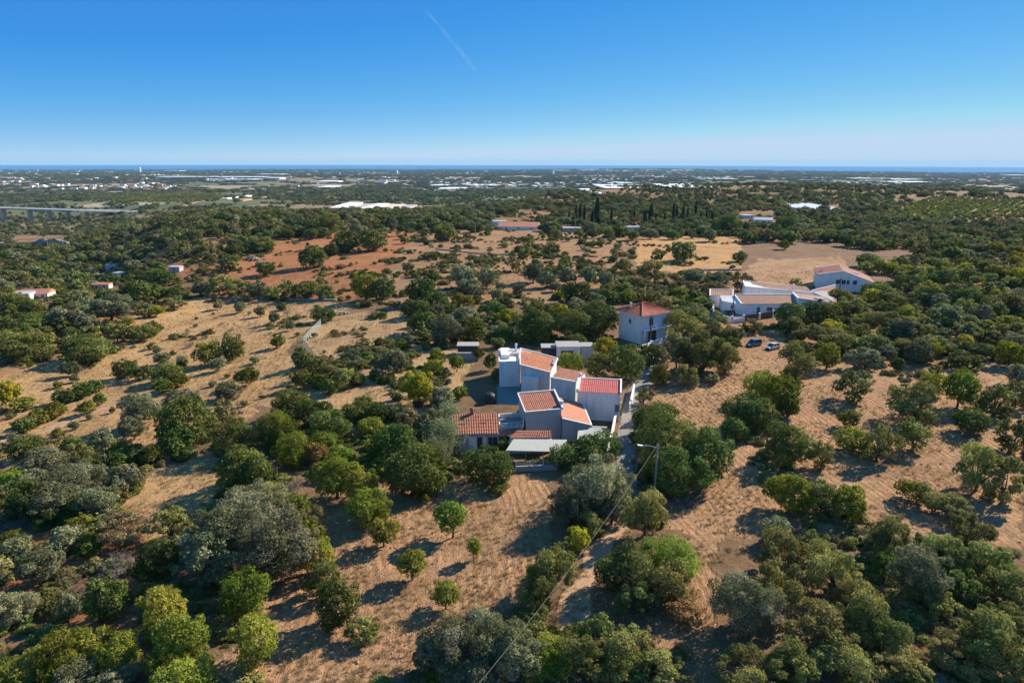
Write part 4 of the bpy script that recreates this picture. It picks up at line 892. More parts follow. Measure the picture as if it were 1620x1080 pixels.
verge(h8, [(v3(p0, zl), v3(mid0, zm)), (v3(mid0, zm), v3(p1, zr)), (v3(p2, zr), v3(mid1, zm)), (v3(mid1, zm), v3(p3, zl))], .35, .3, .12)
for s_, w_ in ((.37, 1.4), (.47, 1.4), (.55, .9), (.67, 1.3)): window(h8, p0, p1, s_, g0 + 3.4, w_, 1.5)
window(h8, p1, p2, .3, g0 + 2.2, 1.2, 1.4); window(h8, p1, p2, .7, g0 + 2.2, 1.2, 1.4)
q = o_ + d2 * 8 + d1 * 2; chimney(h8, q[0], q[1], zl + .6, 1.2, .6); q = mid0 + d2 * 8 + d1 * 5; mb = MB(); mb.obox(v3(q, zm - 1.45), (1, -.35, -.25), (.2, .6, 0), (0, 0, .1)); mb.build('skylight', M['fargrey'], h8)
rebase(h8, 122, 252, g0)
# pink-brown roofed wing between
h9 = thing('low_wing', 'low building with pink-brown roof between villa and gabled house', 'outbuilding')
b4 = [Wz(1284, 474, 2.4)[:2], Wz(1325, 474, 3.4)[:2], Wz(1322, 453, 4.4)[:2], Wz(1284, 463, 4.0)[:2]]
walls(h9, b4, -.6, [2.4, 2.4, 4.6, 4.4], M['white']); tile_roof([v3(b4[0], 2.5), v3(b4[1], 2.5), v3(b4[2], 4.7), v3(b4[3], 4.5)], M['salmon'], h9, pitch=.5); verge(h9, [(v3(b4[3], 4.5), v3(b4[2], 4.7)), (v3(b4[0], 2.5), v3(b4[3], 4.5))], .35, .3, .15); rebase(h9, b4[0][0], b4[0][1])

for h_ in (h1, h2, h3, h4, h5, h6, h7, h8, h9, cy_) + tuple(SHEDS): settle(h_)
SURVEY[:] = [FWD, RV, UV]
def gable_house(label, px, py, w, d, h, rz, wall='farwhite', roof='farroof', rise=1.4, name='far_house', cat='house', wins=3, group=None, flat=False):
    g = ground_at(px, py); t = thing(name, label, cat, tuple(g), rz, group)
    mb = MB(); mb.box(-w / 2, w / 2, -d / 2, d / 2, -1.5, h); mb.build('wall', M[wall], t)
    mb = MB()
    if flat: mb.box(-w / 2 - .2, w / 2 + .2, -d / 2 - .2, d / 2 + .2, h, h + .25)
    else: mb.add([(-w / 2 - .3, -d / 2 - .4, h), (w / 2 + .3, -d / 2 - .4, h), (w / 2 + .3, d / 2 + .4, h), (-w / 2 - .3, d / 2 + .4, h), (-w / 2 - .3, 0, h + rise), (w / 2 + .3, 0, h + rise)],
                 [(0, 1, 5, 4), (2, 3, 4, 5), (0, 4, 3), (1, 2, 5), (3, 2, 1, 0)])
    mb.build('roof', M[roof], t)
    for k in range(wins): window(t, (-w / 2, -d / 2), (w / 2, -d / 2), (k + .6) / (wins + .2), h * .55, .9, 1.1)
    return t
gable_house('white house with brown roof in the trees at the far left', 60, 471, 10, 7, 2.2, .2, 'dirtywhite', roof='farroof'); gable_house('grey flat-roofed annex left of the brown-roofed valley house', 38, 474, 6, 6, 2.6, .2, 'dirtywhite', 'fargrey', flat=True, wins=1)
gable_house('open garage with white walls at the left edge of the photo', 12, 482, 5, 5, 2.5, .2, 'farwhite', 'darkdoor', flat=True, wins=1)
gable_house('small ruin with terracotta walls and white pillars among dark trees', 163, 457, 7, 4, 2.4, .1, 'farcream', 'farroof', .6, wins=2)
gable_house('little dark grey hut beside the left tree belt', 279, 430, 5, 4, 2.4, 0, 'grey', 'fargrey', flat=True, wins=1); gable_house('pale tin shed roof above the terracotta ruin', 176, 424, 6, 4, 1.8, .3, 'dirtywhite', 'awning', flat=True, wins=0, cat='shed', name='shed')
gable_house('pale low shed roof glimpsed beside the hut in the left valley', 190, 436, 6, 4, 1.6, -.3, 'dirtywhite', 'fargrey', flat=True, wins=0, cat='shed', name='shed')
gable_house('white building with flat roof at the left edge near the road cut', 4, 392, 13, 8, 4, .3, 'farwhite', 'fargrey', flat=True)
gable_house('long terracotta-roofed white house left of the cypresses', 822, 362, 27, 16, 2.2, -.1, 'farwhite', 'salmon', 2.6); gable_house('white house half hidden left of the terracotta-roofed house', 790, 357, 10, 8, 3.4, .2, 'farwhite', 'fargrey', flat=True)
gable_house('white house in shade of the trees below the cypresses', 1003, 366, 12, 7, 3, .1, 'farwhite', 'fargrey', flat=True); gable_house('grey long roof left of the lamp near the cypresses', 902, 366, 14, 7, 2.4, .1, 'grey', 'fargrey', flat=True, wins=0, cat='shed', name='shed')
gable_house('white house with pale roof right of the round dark tree', 1207, 352, 13, 12, 2.4, -.3, 'farwhite', 'fargrey', 1.6); gable_house('small white house just left of the pale-roofed house', 1180, 345, 8, 10, 2.4, .1, 'farwhite', 'fargrey', flat=True)


# lane and dirt track
def strip(name, pts, wid, mat, label, dz=.05, edge=.15):
    g = [ground_at(*p)[:2] for p in pts]; P = []
    for i in range(len(g) - 1):
        n_ = max(2, int(np.linalg.norm(g[i + 1] - g[i]) / 1.2))
        p0_, p1_, p2_, p3_ = g[max(i - 1, 0)], g[i], g[i + 1], g[min(i + 2, len(g) - 1)]
        for k in range(n_):
            t = k / n_; P.append(.5 * ((2 * p1_) + (-p0_ + p2_) * t + (2 * p0_ - 5 * p1_ + 4 * p2_ - p3_) * t * t + (-p0_ + 3 * p1_ - 3 * p2_ + p3_) * t ** 3))
    P.append(g[-1]); V = []; F = []
    for i, p in enumerate(P):
        d = P[min(i + 1, len(P) - 1)] - P[max(i - 1, 0)]; d = d / (np.linalg.norm(d) + 1e-9); nn = np.array([-d[1], d[0]])
        w_ = wid if not hasattr(wid, '__len__') else wid[0] + (wid[1] - wid[0]) * i / len(P)
        for s_, z_ in ((-1.08, -.25), (-1, dz), (-.5, dz + .02), (0, dz), (.5, dz + .02), (1, dz), (1.08, -.25)):
            q = p + nn * (w_ / 2 * s_ + edge * math.sin(i * .9 + s_)); V.append((q[0], q[1], gz(q[0], q[1]) + z_))
    for i in range(len(P) - 1):
        for k in range(6): F.append((i * 7 + k, (i + 1) * 7 + k, (i + 1) * 7 + k + 1, i * 7 + k + 1))
    return link(name, mesh_np(name, V, F, False), mat, kind='structure', label=label)
strip('lane', [(1036, 556), (1026, 585), (1014, 610), (1004, 640), (996, 680), (992, 720), (996, 770)], (4.4, 3.4), M['asphalt'], 'worn grey lane passing the white houses')
M['track'] = simple('dirt_track', (.41, .26, .155), .4, .8, 1, .6, 8)
strip('dirt_track', [(996, 772), (985, 810), (965, 850), (935, 900), (915, 945), (890, 1000)], (2.5, 2.6), M['track'], 'narrow dirt track below the street lamp', .02, .55)
strip('field_path', [(0, 700), (60, 685), (150, 650), (210, 640)], 2.4, M['track'], 'orange path crossing the left field', .05, .3)
strip('field_road', [(1150, 372), (1300, 374), (1420, 390)], 4, M['track'], 'pale track along the top of the ploughed field', .25, .3)
strip('valley_road', [(20, 396), (50, 399), (95, 398)], 6, M['asphalt'], 'grey road bend under the rock cutting', .3, .1)
# rock cutting
def rock_cut():
    mb = []; V = []; F = []; a = ground_at(28, 394); b = ground_at(112, 392); n_, m_ = 40, 9
    for i in range(n_ + 1):
        t = i / n_; p = a + (b - a) * t; H_ = 8.5 * math.sin(PI * min(max(t, .02), .98)) ** .7 * (1 + .12 * float(vnoise(np.array(i * .35), np.array(2.), 8)))
        for j in range(m_ + 1):
            u = j / m_; jitter = 1.4 * float(vnoise(np.array(i * .6), np.array(j * .9), 5)); V.append((p[0] + jitter * .5, p[1] + u * 7 + jitter, gz(p[0], p[1]) - 1 + H_ * min(1, u * 1.25)))
    for i in range(n_):
        for j in range(m_): F.append((i * (m_ + 1) + j, (i + 1) * (m_ + 1) + j, (i + 1) * (m_ + 1) + j + 1, i * (m_ + 1) + j + 1))
    base = len(V)
    me = mesh_np('rock_cutting', V, F); link('rock_cutting', me, simple('cut_rock', (.26, .22, .19), .4, .3, .95, .8, 2), kind='structure', label='dark grey rock cutting above the valley road')
rock_cut()
# viaduct
def viaduct():
    t = thing('viaduct', 'long concrete motorway viaduct on pale piers in the left valley', 'bridge'); pts = [(-60, 329, 1.0), (0, 330, 0), (60, 331.5, 0), (120, 334, 0), (192, 337, 0), (260, 338, 0)]
    g = []; 
    y0 = 1230.0
    def at(px, py, Y):
        d = ray(px, py); return CP + d * (Y / d[1])
    line = [at(-220, 324, 1150), at(0, 329.5, 1180), at(120, 333.2, 1230), at(200, 335.2, 1290), at(330, 336.5, 1400)]
    o = -line[0]; t.location = tuple(line[0])
    dk = MB(); rl = MB()
    for a, b in zip(line[:-1], line[1:]):
        dk.bar(a + o, b + o, 22, 2.2); 
        for s_ in (-1, 1): rl.bar(a + o + (0, s_ * 11, 1.5), b + o + (0, s_ * 11, 1.5), .5, .8)
    dk.build('deck', M['concrete'], t); rl.build('barrier', M['farwhite'], t)
    for px in (-30, 5, 45, 76, 106, 137, 165):
        xs = [p[0] for p in line]; k = 0
        best = None
        for a, b in zip(line[:-1], line[1:]):
            for s_ in np.linspace(0, 1, 60):
                p = a + (b - a) * s_; q = project(float(p[0]), float(p[1]), float(p[2]))
                if best is None or abs(q[0] - px) < best[0]: best = (abs(q[0] - px), p)
        p = best[1]; zg = gz(p[0], p[1]); mb = MB(); mb.box(p[0] + o[0] - 1.4, p[0] + o[0] + 1.4, p[1] + o[1] - 5, p[1] + o[1] + 5, min(zg, p[2] - 14) - 3 + o[2], p[2] - 1.4 + o[2])
        mb.build('pier', M['farcream'], t)
    return t
viaduct()

# ------------------------------------------------------------------ poles, lamps, wires
def pole(px, py, h, kind, label, cat='utility pole', arm=None, mat='pole', z_at=None, r=.14, name=None):
    g = ground_at(px, py); t = thing(name or ('street_lamp' if arm else 'utility_pole'), label, cat, tuple(g))
    mb = MB(); mb.tube([(0, 0, -.5), (0, 0, h * .5), (0, 0, h)], [r, r * .85, r * .65], 8); mb.build('pole', M[mat], t)
    if arm:
        mb = MB(); mb.tube([(0, 0, h * .93), (arm * .5, -.15, h * .97), (arm, -.25, h * .985)], .05, 6); am = mb.build('lamp_arm', M['metal'], t)
        mb = MB(); sx = 1 if arm > 0 else -1; mb.obox((arm + sx * .3, -.28, h * .985), (.35 * sx, 0, .05), (0, .14, 0), (0, 0, .07)); mb.build('lamp_head', M['farwhite'], am)
    if kind == 'cross':
        mb = MB(); mb.bar((-.7, 0, h - .35), (.7, 0, h - .35), .1); mb.build('crossarm', M[mat], t)
    mb = MB()
    for k in (-1, 0, 1): mb.tube([(.12, k * .1, h - .2 - .22 * (k + 1)), (.26, k * .1, h - .2 - .22 * (k + 1))], .035, 5)
    mb.build('insulator', M['trim'], t)
    return t, g + np.array([0, 0, h])
p1, t1 = pole(1035, 790, 8.3, '', 'concrete street lamp pole beside the lane nearest the camera', 'street lamp', arm=-2.1)
p2, t2 = pole(1045, 583, 6.6, '', 'street lamp pole beside the lane below the two-storey house', 'street lamp', arm=-2.1)
p3, t3 = pole(1028, 548, 8.2, '', 'dark wooden pole in front of the two-storey house', mat='wood', r=.2)
p4, t4_ = pole(1158, 507, 8.4, '', 'brown wooden pole beside the villa courtyard', mat='wood', r=.2)
p5, t5 = pole(1326, 476, 7.8, 'cross', 'dark pole in front of the gabled house', mat='wood', r=.18)
p6, t6 = pole(170, 750, 3.6, '', 'thin pale post among shrubs on the left slope', 'post', mat='pole', r=.07, name='thin_post')
p7, t7 = pole(910, 370, 13, '', 'thin tall mast in front of the left cypress group', 'mast', r=.16, name='thin_mast')
pole(988, 372, 13, '', 'thin tall mast right of the tall cypress', 'mast', r=.16, name='thin_mast'); pole(1254, 376, 12, '', 'thin pole at the top edge of the ploughed field', 'utility pole', r=.16)
pole(77, 398, 14, '', 'lamp mast in front of the rock cutting', 'mast', r=.2, name='thin_mast'); pole(752, 377, 9, '', 'bare thin pole left of the terracotta-roofed house', 'pole', r=.14, name='thin_mast')
def wire(a, b, sag, label, r=.03, parts=14):
    a = np.array(a, float); b = np.array(b, float); pts = []
    for k in range(parts + 1):
        t = k / parts; p = a + (b - a) * t; p[2] -= sag * 4 * t * (1 - t); pts.append(p - a)
    mb = MB(); mb.tube(pts, r, 5); o = mb.build('overhead_wire', M['wire'], label=label, cat='cable'); o.location = tuple(a); return o
near_end = Wz(742, 1100, 5.5)
wire(t1 - (0, 0, .1), near_end, .9, 'twisted overhead cable descending from the nearest lamp pole to the bottom edge', .017)
wire(t2 - (0, 0, .3), t3 - (0, 0, .3), .4, 'thin overhead wire from the lane lamp to the dark wooden pole', .022)
wire(t3 - (0, 0, .2), t4_ - (0, 0, .2), .8, 'thin overhead wire from the dark wooden pole to the villa pole', .022); wire(t4_ - (0, 0, .2), t5 - (0, 0, .2), .9, 'thin overhead wire from the villa pole to the gabled house', .022)

# ------------------------------------------------------------------ cars
def car(px, py, rz, paint, label, suv=True, zg=None):
    g = ground_at(px, py); t = thing('parked_car', label, 'car', tuple(g), rz)
    L, W_, H_ = (4.4, 1.82, 1.68) if suv else (4.1, 1.75, 1.45)
    def loft(secs, name, mat, parent, ends=True):
        mb = MB(); n_ = len(secs[0]); V = [p for s_ in secs for p in s_]; F = []
        for i in range(len(secs) - 1):
            for k in range(n_): F.append((i * n_ + k, i * n_ + (k + 1) % n_, (i + 1) * n_ + (k + 1) % n_, (i + 1) * n_ + k))
        F.append(tuple(reversed(range(n_)))); F.append(tuple((len(secs) - 1) * n_ + k for k in range(n_))); mb.add(V, F); return mb.build(name, M[mat], parent)
    def sec(x, w, z0, z1): return [(x, -w * .92, z0), (x, w * .92, z0), (x, w, z0 + .2), (x, w, z1 - .12), (x, w * .86, z1), (x, -w * .86, z1), (x, -w, z1 - .12), (x, -w, z0 + .2)]
    hb = .95; w2 = W_ / 2
    loft([sec(-L / 2, w2 * .86, .38, hb * .88), sec(-L / 2 + .25, w2 * .97, .28, hb), sec(-.4, w2, .25, hb + .02), sec(L / 2 - 1.2, w2, .25, hb - .02), sec(L / 2 - .35, w2 * .96, .27, hb * .82), sec(L / 2, w2 * .82, .36, hb * .66)], 'body', paint, t)
    def cs(x, w, z): return [(x, -w, z), (x, w, z)]
    x0, x1, x2, x3 = (-L / 2 + .12, -L / 2 + .5, .35, 1.15) if suv else (-L / 2 + .35, -L / 2 + 1.0, .3, 1.1)
    cb = MB(); b_ = [(x0, -w2 * .88, hb), (x3, -w2 * .88, hb), (x3, w2 * .88, hb), (x0, w2 * .88, hb)]; t_ = [(x1, -w2 * .74, H_), (x2, -w2 * .74, H_), (x2, w2 * .74, H_), (x1, w2 * .74, H_)]
    cb.add(b_ + t_, [(3, 2, 1, 0), (0, 1, 5, 4), (1, 2, 6, 5), (2, 3, 7, 6), (3, 0, 4, 7), (4, 5, 6, 7)]); cb.build('windows', M['glass'], t)
    rf = MB(); rf.prism([(x1 - .05, -w2 * .76), (x2 + .08, -w2 * .76), (x2 + .08, w2 * .76), (x1 - .05, w2 * .76)], H_ - .03, H_ + .05)
    for sy in (-1, 1):
        for (xa, xb) in ((x0, x1), (x3, x2), ((x0 + x3) / 2 - .1, (x1 + x2) / 2)): rf.bar((xa, sy * w2 * .885, hb), (xb, sy * w2 * .745, H_), .09, .07)
    rf.build('roof', M[paint], t)
    for sx in (-1, 1):
        for sy in (-1, 1):
            wm = MB(); wm.tube([(sx * L * .305, sy * (w2 - .2), .33), (sx * L * .305, sy * (w2 + .02), .33)], .33, 14); wh = wm.build('wheel', M['tyre'], t)
            rm = MB(); rm.tube([(sx * L * .305, sy * (w2 + .02), .33), (sx * L * .305, sy * (w2 + .045), .33)], .2, 10); rm.build('rim', M['metal'], wh)
    for sy in (-1, 1):
        hm = MB(); hm.obox((L / 2 - .06, sy * w2 * .62, .62), (.07, 0, 0), (0, .2, 0), (0, 0, .09)); hm.build('headlight', M['farwhite'], t)
        hm = MB(); hm.obox((-L / 2 + .02, sy * w2 * .72, .78), (.05, 0, 0), (0, .12, 0), (0, 0, .12)); hm.build('tail_light', M['redhip'], t)
        mm = MB(); mm.obox((x3 - .15, sy * (w2 + .08), hb + .08), (.07, 0, 0), (0, .1, 0), (0, 0, .07)); mm.build('mirror', M[paint], t)
    mb = MB(); mb.obox((L / 2 - .01, 0, .45), (.05, 0, 0), (0, w2 * .55, 0), (0, 0, .1)); mb.build('grille', M['tyre'], t)
    return t
car(1192, 547, math.radians(208), 'carblue', 'blue-grey car parked on the bare soil below the villa')
car(1222, 552, math.radians(212), 'carwhite', 'silver white car parked partly under the tree', False)
M['cardark'] = simple('dark_teal_car_paint', (.03, .06, .08), .05, 1, .3, spec=.6)
car(1151, 499, math.radians(190), 'cardark', 'dark teal car parked in the villa courtyard'); M['carred'] = simple('faded_red_car_paint', (.24, .06, .05), .1, 1, .35, spec=.5)
car(1015, 745, math.radians(-100), 'carred', 'small dark red car in tree shade at the lane end', False)

# ------------------------------------------------------------------ net fence on the left field
def net_fence():
    m_, n, l, p = new_mat('shade_net'); p.inputs['Base Color'].default_value = (.27, .31, .28, 1); p.inputs['Roughness'].default_value = .9
    tr = n.new('ShaderNodeBsdfTransparent'); mx = n.new('ShaderNodeMixShader'); mx.inputs[0].default_value = .5; l.new(tr.outputs[0], mx.inputs[1]); l.new(p.outputs[0], mx.inputs[2]); l.new(mx.outputs[0], n['Material Output'].inputs[0])
    P_ = [(508, 516), (494, 530), (480, 547), (492, 565), (508, 582), (530, 600)]; g = [ground_at(*q) for q in P_]; t = thing('net_fence', 'pale green net fence bending across the left field', 'fence', tuple(g[0])); o = -g[0]
    for a, b in zip(g[:-1], g[1:]):
        n_ = max(1, int(np.linalg.norm(b - a) / 3))
        for k in range(n_):
            p_, q_ = a + (b - a) * k / n_, a + (b - a) * (k + 1) / n_
            mb = MB(); mb.add([p_ + o, q_ + o, q_ + o + (0, 0, 2.2), p_ + o + (0, 0, 2.2)], [(0, 1, 2, 3)]); mb.build('net_panel', m_, t)
            mb = MB(); mb.bar(p_ + o - (0, 0, .3), p_ + o + (0, 0, 2.3), .09); mb.build('post', M['metal'], t)
net_fence()

# ------------------------------------------------------------------ trees as individuals
LAND = [  # what labels point at: (words, photo px)
    ('the nearest street lamp', 1035, 745), ('the lower-roofed orange house', 752, 680), ('the garnet-roofed house', 950, 640), ('the orange-roofed house', 850, 585), ('the grey shed', 900, 555),
    ('the two-storey house', 1015, 515), ('the villa courtyard', 1140, 492), ('the blue-grey car', 1192, 540), ('the silver white car', 1222, 546), ('the gabled house', 1345, 440),
    ('the round bright shrub', 1448, 779), ('the yellow-leaved track bush', 916, 850), ('the dirt track', 935, 900), ('the net fence bend', 480, 547), ('the lone round tree on red soil', 495, 405),
    ('the ploughed brown field', 1310, 400), ('the round tree on orange soil', 1080, 397), ('the tall cypress', 944, 335), ('the terracotta-roofed house', 822, 355), ('the rock cutting', 70, 385),
    ('the brown-roofed valley house', 60, 465), ('the terracotta ruin', 163, 452), ('the golden grass plot', 270, 780), ('the huge grey-green olive', 380, 860), ('the big olive at the bottom', 745, 1010),
    ('the bottom-left corner', 0, 1080), ('the bottom-right corner', 1620, 1080), ('the left edge middle', 0, 640), ('the right edge middle', 1620, 640), ('the garden fence', 848, 745),
    ('the orange path in the left field', 120, 665), ('the viaduct', 100, 333), ('the palm', 1100, 467), ('the thin pale post', 170, 730), ('the right edge below the hill', 1620, 400),
    ('the dark bushy mass by the lane', 1080, 715), ('the bare soil patch right of the house', 1130, 620), ('the white house on the right ridge', 1207, 350), ('the left belt corner', 250, 465)]
LAND[1] = ('the low orange-roofed outbuilding', 752, 680)
ORD = ['nearest', 'second nearest', 'third nearest', 'fourth nearest', 'fifth nearest', 'sixth nearest', 'seventh nearest', 'eighth nearest', 'ninth nearest', 'tenth nearest'] + [f'{k}th nearest' for k in range(11, 80)]
counts = {}
PLACED.sort(key=lambda e: -e['w'])
OBJS, REST = [], []
for e in PLACED:
    nm = KIND[e['code']][0]; counts[nm] = counts.get(nm, 0) + 1
    (OBJS if counts[nm] <= 290 and e['w'] > 8 else REST).append(e)
def relabel(objs):
    groups = {}
    for e in objs:
        best = min(LAND, key=lambda q: math.hypot(q[1] - e['px'], (q[2] - e['py']) * 1.5)); dx = e['px'] - best[1]; dy = e['py'] - best[2]
        if abs(dx) > abs(dy) * 1.15: dr = 'left of' if dx < 0 else 'right of'
        else: dr = 'behind' if dy < 0 else 'in front of'
        if best[0].endswith(('corner', 'middle', 'hill')): dr = 'towards'
        e['ld'] = math.hypot(dx, dy); groups.setdefault((KIND[e['code']][3], best[0], dr), []).append(e)
    for (noun, lm, dr), L in groups.items():
        L.sort(key=lambda e: e['ld'])
        for k, e in enumerate(L):
            lb = f'{noun} {dr} {lm}' + (f', {ORD[k]} of its kind' if len(L) > 1 else '')
            if len(lb.split()) > 16: lb = lb.replace(' of its kind', '')
            e['label'] = lb
relabel(OBJS)
for L_ in BANK.values():
    for a_, b_ in L_:
        a_.materials.append(None); b_.materials.append(M['bark'])
for t_ in TWIGS: t_.materials.append(None)
STUB.materials.append(M['bark_grey'])
def objmat(o, mat):
    o.material_slots[0].link = 'OBJECT'; o.material_slots[0].material = mat
rt = random.Random(5)
def tier_for(e):
    l_ = .00215 * e['dist'] / max(e['a'], .2)
    return 'near' if l_ < .052 else 'mid' if l_ < .088 else 'small' if l_ < .15 else 'far'
for e in OBJS:
    nm, cls, mat, noun, grp, tf = KIND[e['code']]; rz = rt.uniform(0, 6.28)
    if cls == 'twig':
        cme = rt.choice(TWIGS); tme = STUB
    else:
        tn = tier_for(e)
        if cls == 'low' and tn == 'near': tn = 'mid'
        cme, tme = rt.choice(BANK[(cls, tn)])
    sx = rt.uniform(.92, 1.1)
    if cls == 'low' or e['w'] < 20:
        o = bpy.data.objects.new(nm, cme); COL.objects.link(o); objmat(o, M[mat]); o.location = (e['x'], e['y'], e['z'] + e['zc']); o.rotation_euler = (0, 0, rz); o.scale = (e['a'] * sx, e['a'] / sx, e['c'])
        tag(o, e['label'], noun.split()[-1], grp); continue
    t = thing(nm, e['label'], noun.split()[-1], (e['x'], e['y'], e['z']), rz, grp)
    o = bpy.data.objects.new('branches' if cls == 'twig' else 'crown', cme); COL.objects.link(o); objmat(o, M[mat]); o.parent = t; o.location = (0, 0, e['zc']); o.scale = (e['a'] * sx, e['a'] / sx, e['c'])
    tr = bpy.data.objects.new('trunk', tme); COL.objects.link(tr); tr.parent = t; w_ = e['a'] * (.85 if cls != 'twig' else .5)
    tr.scale = (e['a'] * sx if cls != 'twig' else w_, e['a'] / sx if cls != 'twig' else w_, e['zc'] * (1 if cls != 'twig' else .6))
# cypresses
def cypress_mesh(seed):
    rg = np.random.default_rng(seed); n = 2600; z = rg.random(n) ** .85; th = rg.uniform(0, 2 * PI, n); prof = (np.sin(np.minimum(z * 1.15 + .1, 1) * PI * .5) * (1 - z) ** .62) * 1.15 + .02
    r = prof * (1 - .25 * rg.random(n)) * (1 + .12 * np.sin(th * 3 + z * 9)); P = np.stack([r * np.cos(th), r * np.sin(th), z], -1); N = np.stack([np.cos(th), np.sin(th), .3 * np.ones(n)], -1) + rg.normal(size=(n, 3)) * .3
    P2 = P * np.array([1, 1, 6.0]); V, F = quads(P2, N, .26, .7, rg); V = V / np.array([1, 1, 6.0]); me = mesh_np('crown', V, F); shade_attr(me, rg.uniform(.2, .9, n), 4); me.materials.append(M['cypress']); return me
CYM = [cypress_mesh(1), cypress_mesh(2)]
CY = [(911, 325, 349, 5), (917, 323, 349, 6), (924, 326, 350, 5), (944, 315, 354, 12), (937, 334, 352, 7), (967, 329, 351, 5), (1029, 323, 352, 10), (1037, 338, 353, 5), (1020, 334, 353, 8), (1051, 337, 353, 4), (1065, 322, 345, 6), (1070, 325, 346, 5), (1080, 324, 347, 5),
      (1087, 329, 347, 4), (1100, 320, 341, 6), (1108, 336, 350, 5), (1117, 335, 351, 5), (1126, 335, 350, 5), (900, 334, 347, 4), (1003, 330, 346, 4)]
cyl = ['leftmost of the three slim cypresses beside the tall one', 'middle and tallest of the three slim cypresses left of the tall one', 'right one of the three slim cypresses left of the tall one', 'tallest dark cypress standing above the grove', 'shorter cypress touching the left side of the tallest cypress',
       'single slim cypress right of the tallest cypress', 'broad dark cypress in the middle grove', 'slim cypress close right of the broad dark cypress', 'shorter cypress close left of the broad dark cypress', 'short thin cypress midway between the broad cypress and the slim pair', 'left one of the slim cypress pair on the right', 'right one of the slim cypress pair on the right',
       'slim cypress just right of the slim pair', 'short thin cypress between the slim pair and the tall right one', 'tallest cypress of the right-hand group', 'first short cypress right of the right group\'s tallest', 'second short cypress right of the right group\'s tallest', 'third and last short cypress on the far right', 'tiny cypress left of the three slim cypresses', 'small cypress between the single slim and broad cypresses']
for (x_, y0_, y1_, w_), lb in zip(CY, cyl):
    g = ground_at(x_, y1_ + 3); dep = (g - CP) @ FWD; h_ = (y1_ + 3 - y0_) * dep / 1080 * 1.02; a_ = w_ * .5 * dep / 1080
    t = thing('cypress_tree', lb, 'cypress', tuple(g), rt.uniform(0, 6), 'cypresses on the ridge'); o = bpy.data.objects.new('crown', rt.choice(CYM)); COL.objects.link(o); o.parent = t; o.scale = (a_ * 1.15, a_ * 1.15, h_)
    mb = MB(); mb.tube([(0, 0, -.5), (0, 0, h_ * .4)], .18, 5); mb.build('trunk', M['bark'], t)
# palm and cane
def palm(px, py, h, r, label):
    g = ground_at(px, py); t = thing('palm_tree', label, 'palm', tuple(g)); mb = MB(); mb.tube([(0, 0, -.3), (.05, 0, h * .5), (0, 0, h)], [.45, .36, .38], 8); mb.build('trunk', M['bark_grey'], t)
    r_ = random.Random(4); V = []; F = []
    for k in range(58):
        a = k * 2.39996; e = r_.uniform(-.75, 1.2); L = r * r_.uniform(.85, 1.1); p = np.array([0, 0, h]); d = np.array([math.cos(a) * math.cos(e), math.sin(a) * math.cos(e), math.sin(e)]); sd = np.array([-math.sin(a), math.cos(a), 0]); prev = None
        for s_ in range(8):
            q = p + d * L * s_ / 7 + np.array([0, 0, -1]) * (s_ / 7) ** 2 * L * .55
            if s_:
                for sg in (-1, 1):
                    k0 = len(V); V.extend([prev, q, q + sd * sg * .42 - np.array([0, 0, .2]), prev + sd * sg * .42 - np.array([0, 0, .2])]); F.append((k0, k0 + 1, k0 + 2, k0 + 3))
            prev = q
    me = mesh_np('fronds', V, F); shade_attr(me, np.random.default_rng(3).uniform(.2, .9, len(V)), 1); link('fronds', me, M['carob'], t)
palm(1100, 483, 3.6, 2.7, 'dark bushy palm with hanging fronds left of the villa')
palm(722, 606, 2.0, 1.6, 'small palm-like garden tree on bare soil beside the grey wall') if False else None
def cane_mesh():
    rg = np.random.default_rng(8); V = []; F = []; sh = []
    for k in range(420):
        b = np.array([rg.normal() * .42, rg.normal() * .42, -1.0]); top = b + np.array([rg.normal() * .35, rg.normal() * .35, rg.uniform(1.5, 2.1)]); sx = rg.uniform(.2, .9)
        for s_ in range(9):
            t = .25 + .75 * s_ / 8; p = b + (top - b) * t; a = rg.uniform(0, 6.28); d = np.array([math.cos(a), math.sin(a), rg.uniform(-.5, .5)]) * rg.uniform(.12, .26); w = np.cross(d, (0, 0, 1)); w = w / (np.linalg.norm(w) + 1e-6) * .022
            k0 = len(V); V.extend([p - w, p + d * .6 + (0, 0, .03), p + w, p + d]); F.append((k0, k0 + 1, k0 + 3, k0 + 2)); sh.extend([sx] * 4)
    me = mesh_np('leaves', V, F); at = me.attributes.new('shade', 'FLOAT', 'POINT'); at.data.foreach_set('value', np.array(sh, np.float32)); me.materials.append(M['cane']); return me
CANE = cane_mesh()
for px, py, w, h, lb in ((705, 700, 40, 58, 'pale giant cane clump against the low orange-roofed outbuilding'), (712, 672, 30, 56, 'tall pale cane clump behind the low outbuilding corner'), (690, 716, 34, 46, 'lower pale cane clump left of the other canes')):
    d0 = ground_at(px, py, 2); dep = (d0 - CP) @ FWD; a_ = w * .5 * dep / 1080; c_ = h * .5 * dep / 1080; o = bpy.data.objects.new('cane_clump', CANE); COL.objects.link(o); o.location = (d0[0], d0[1], gz(d0[0], d0[1]) + c_ * .95); o.scale = (a_ * 1.2, a_ * 1.2, c_); o.rotation_euler = (0, 0, px)
    tag(o, lb, 'cane', 'giant cane by the low outbuilding')
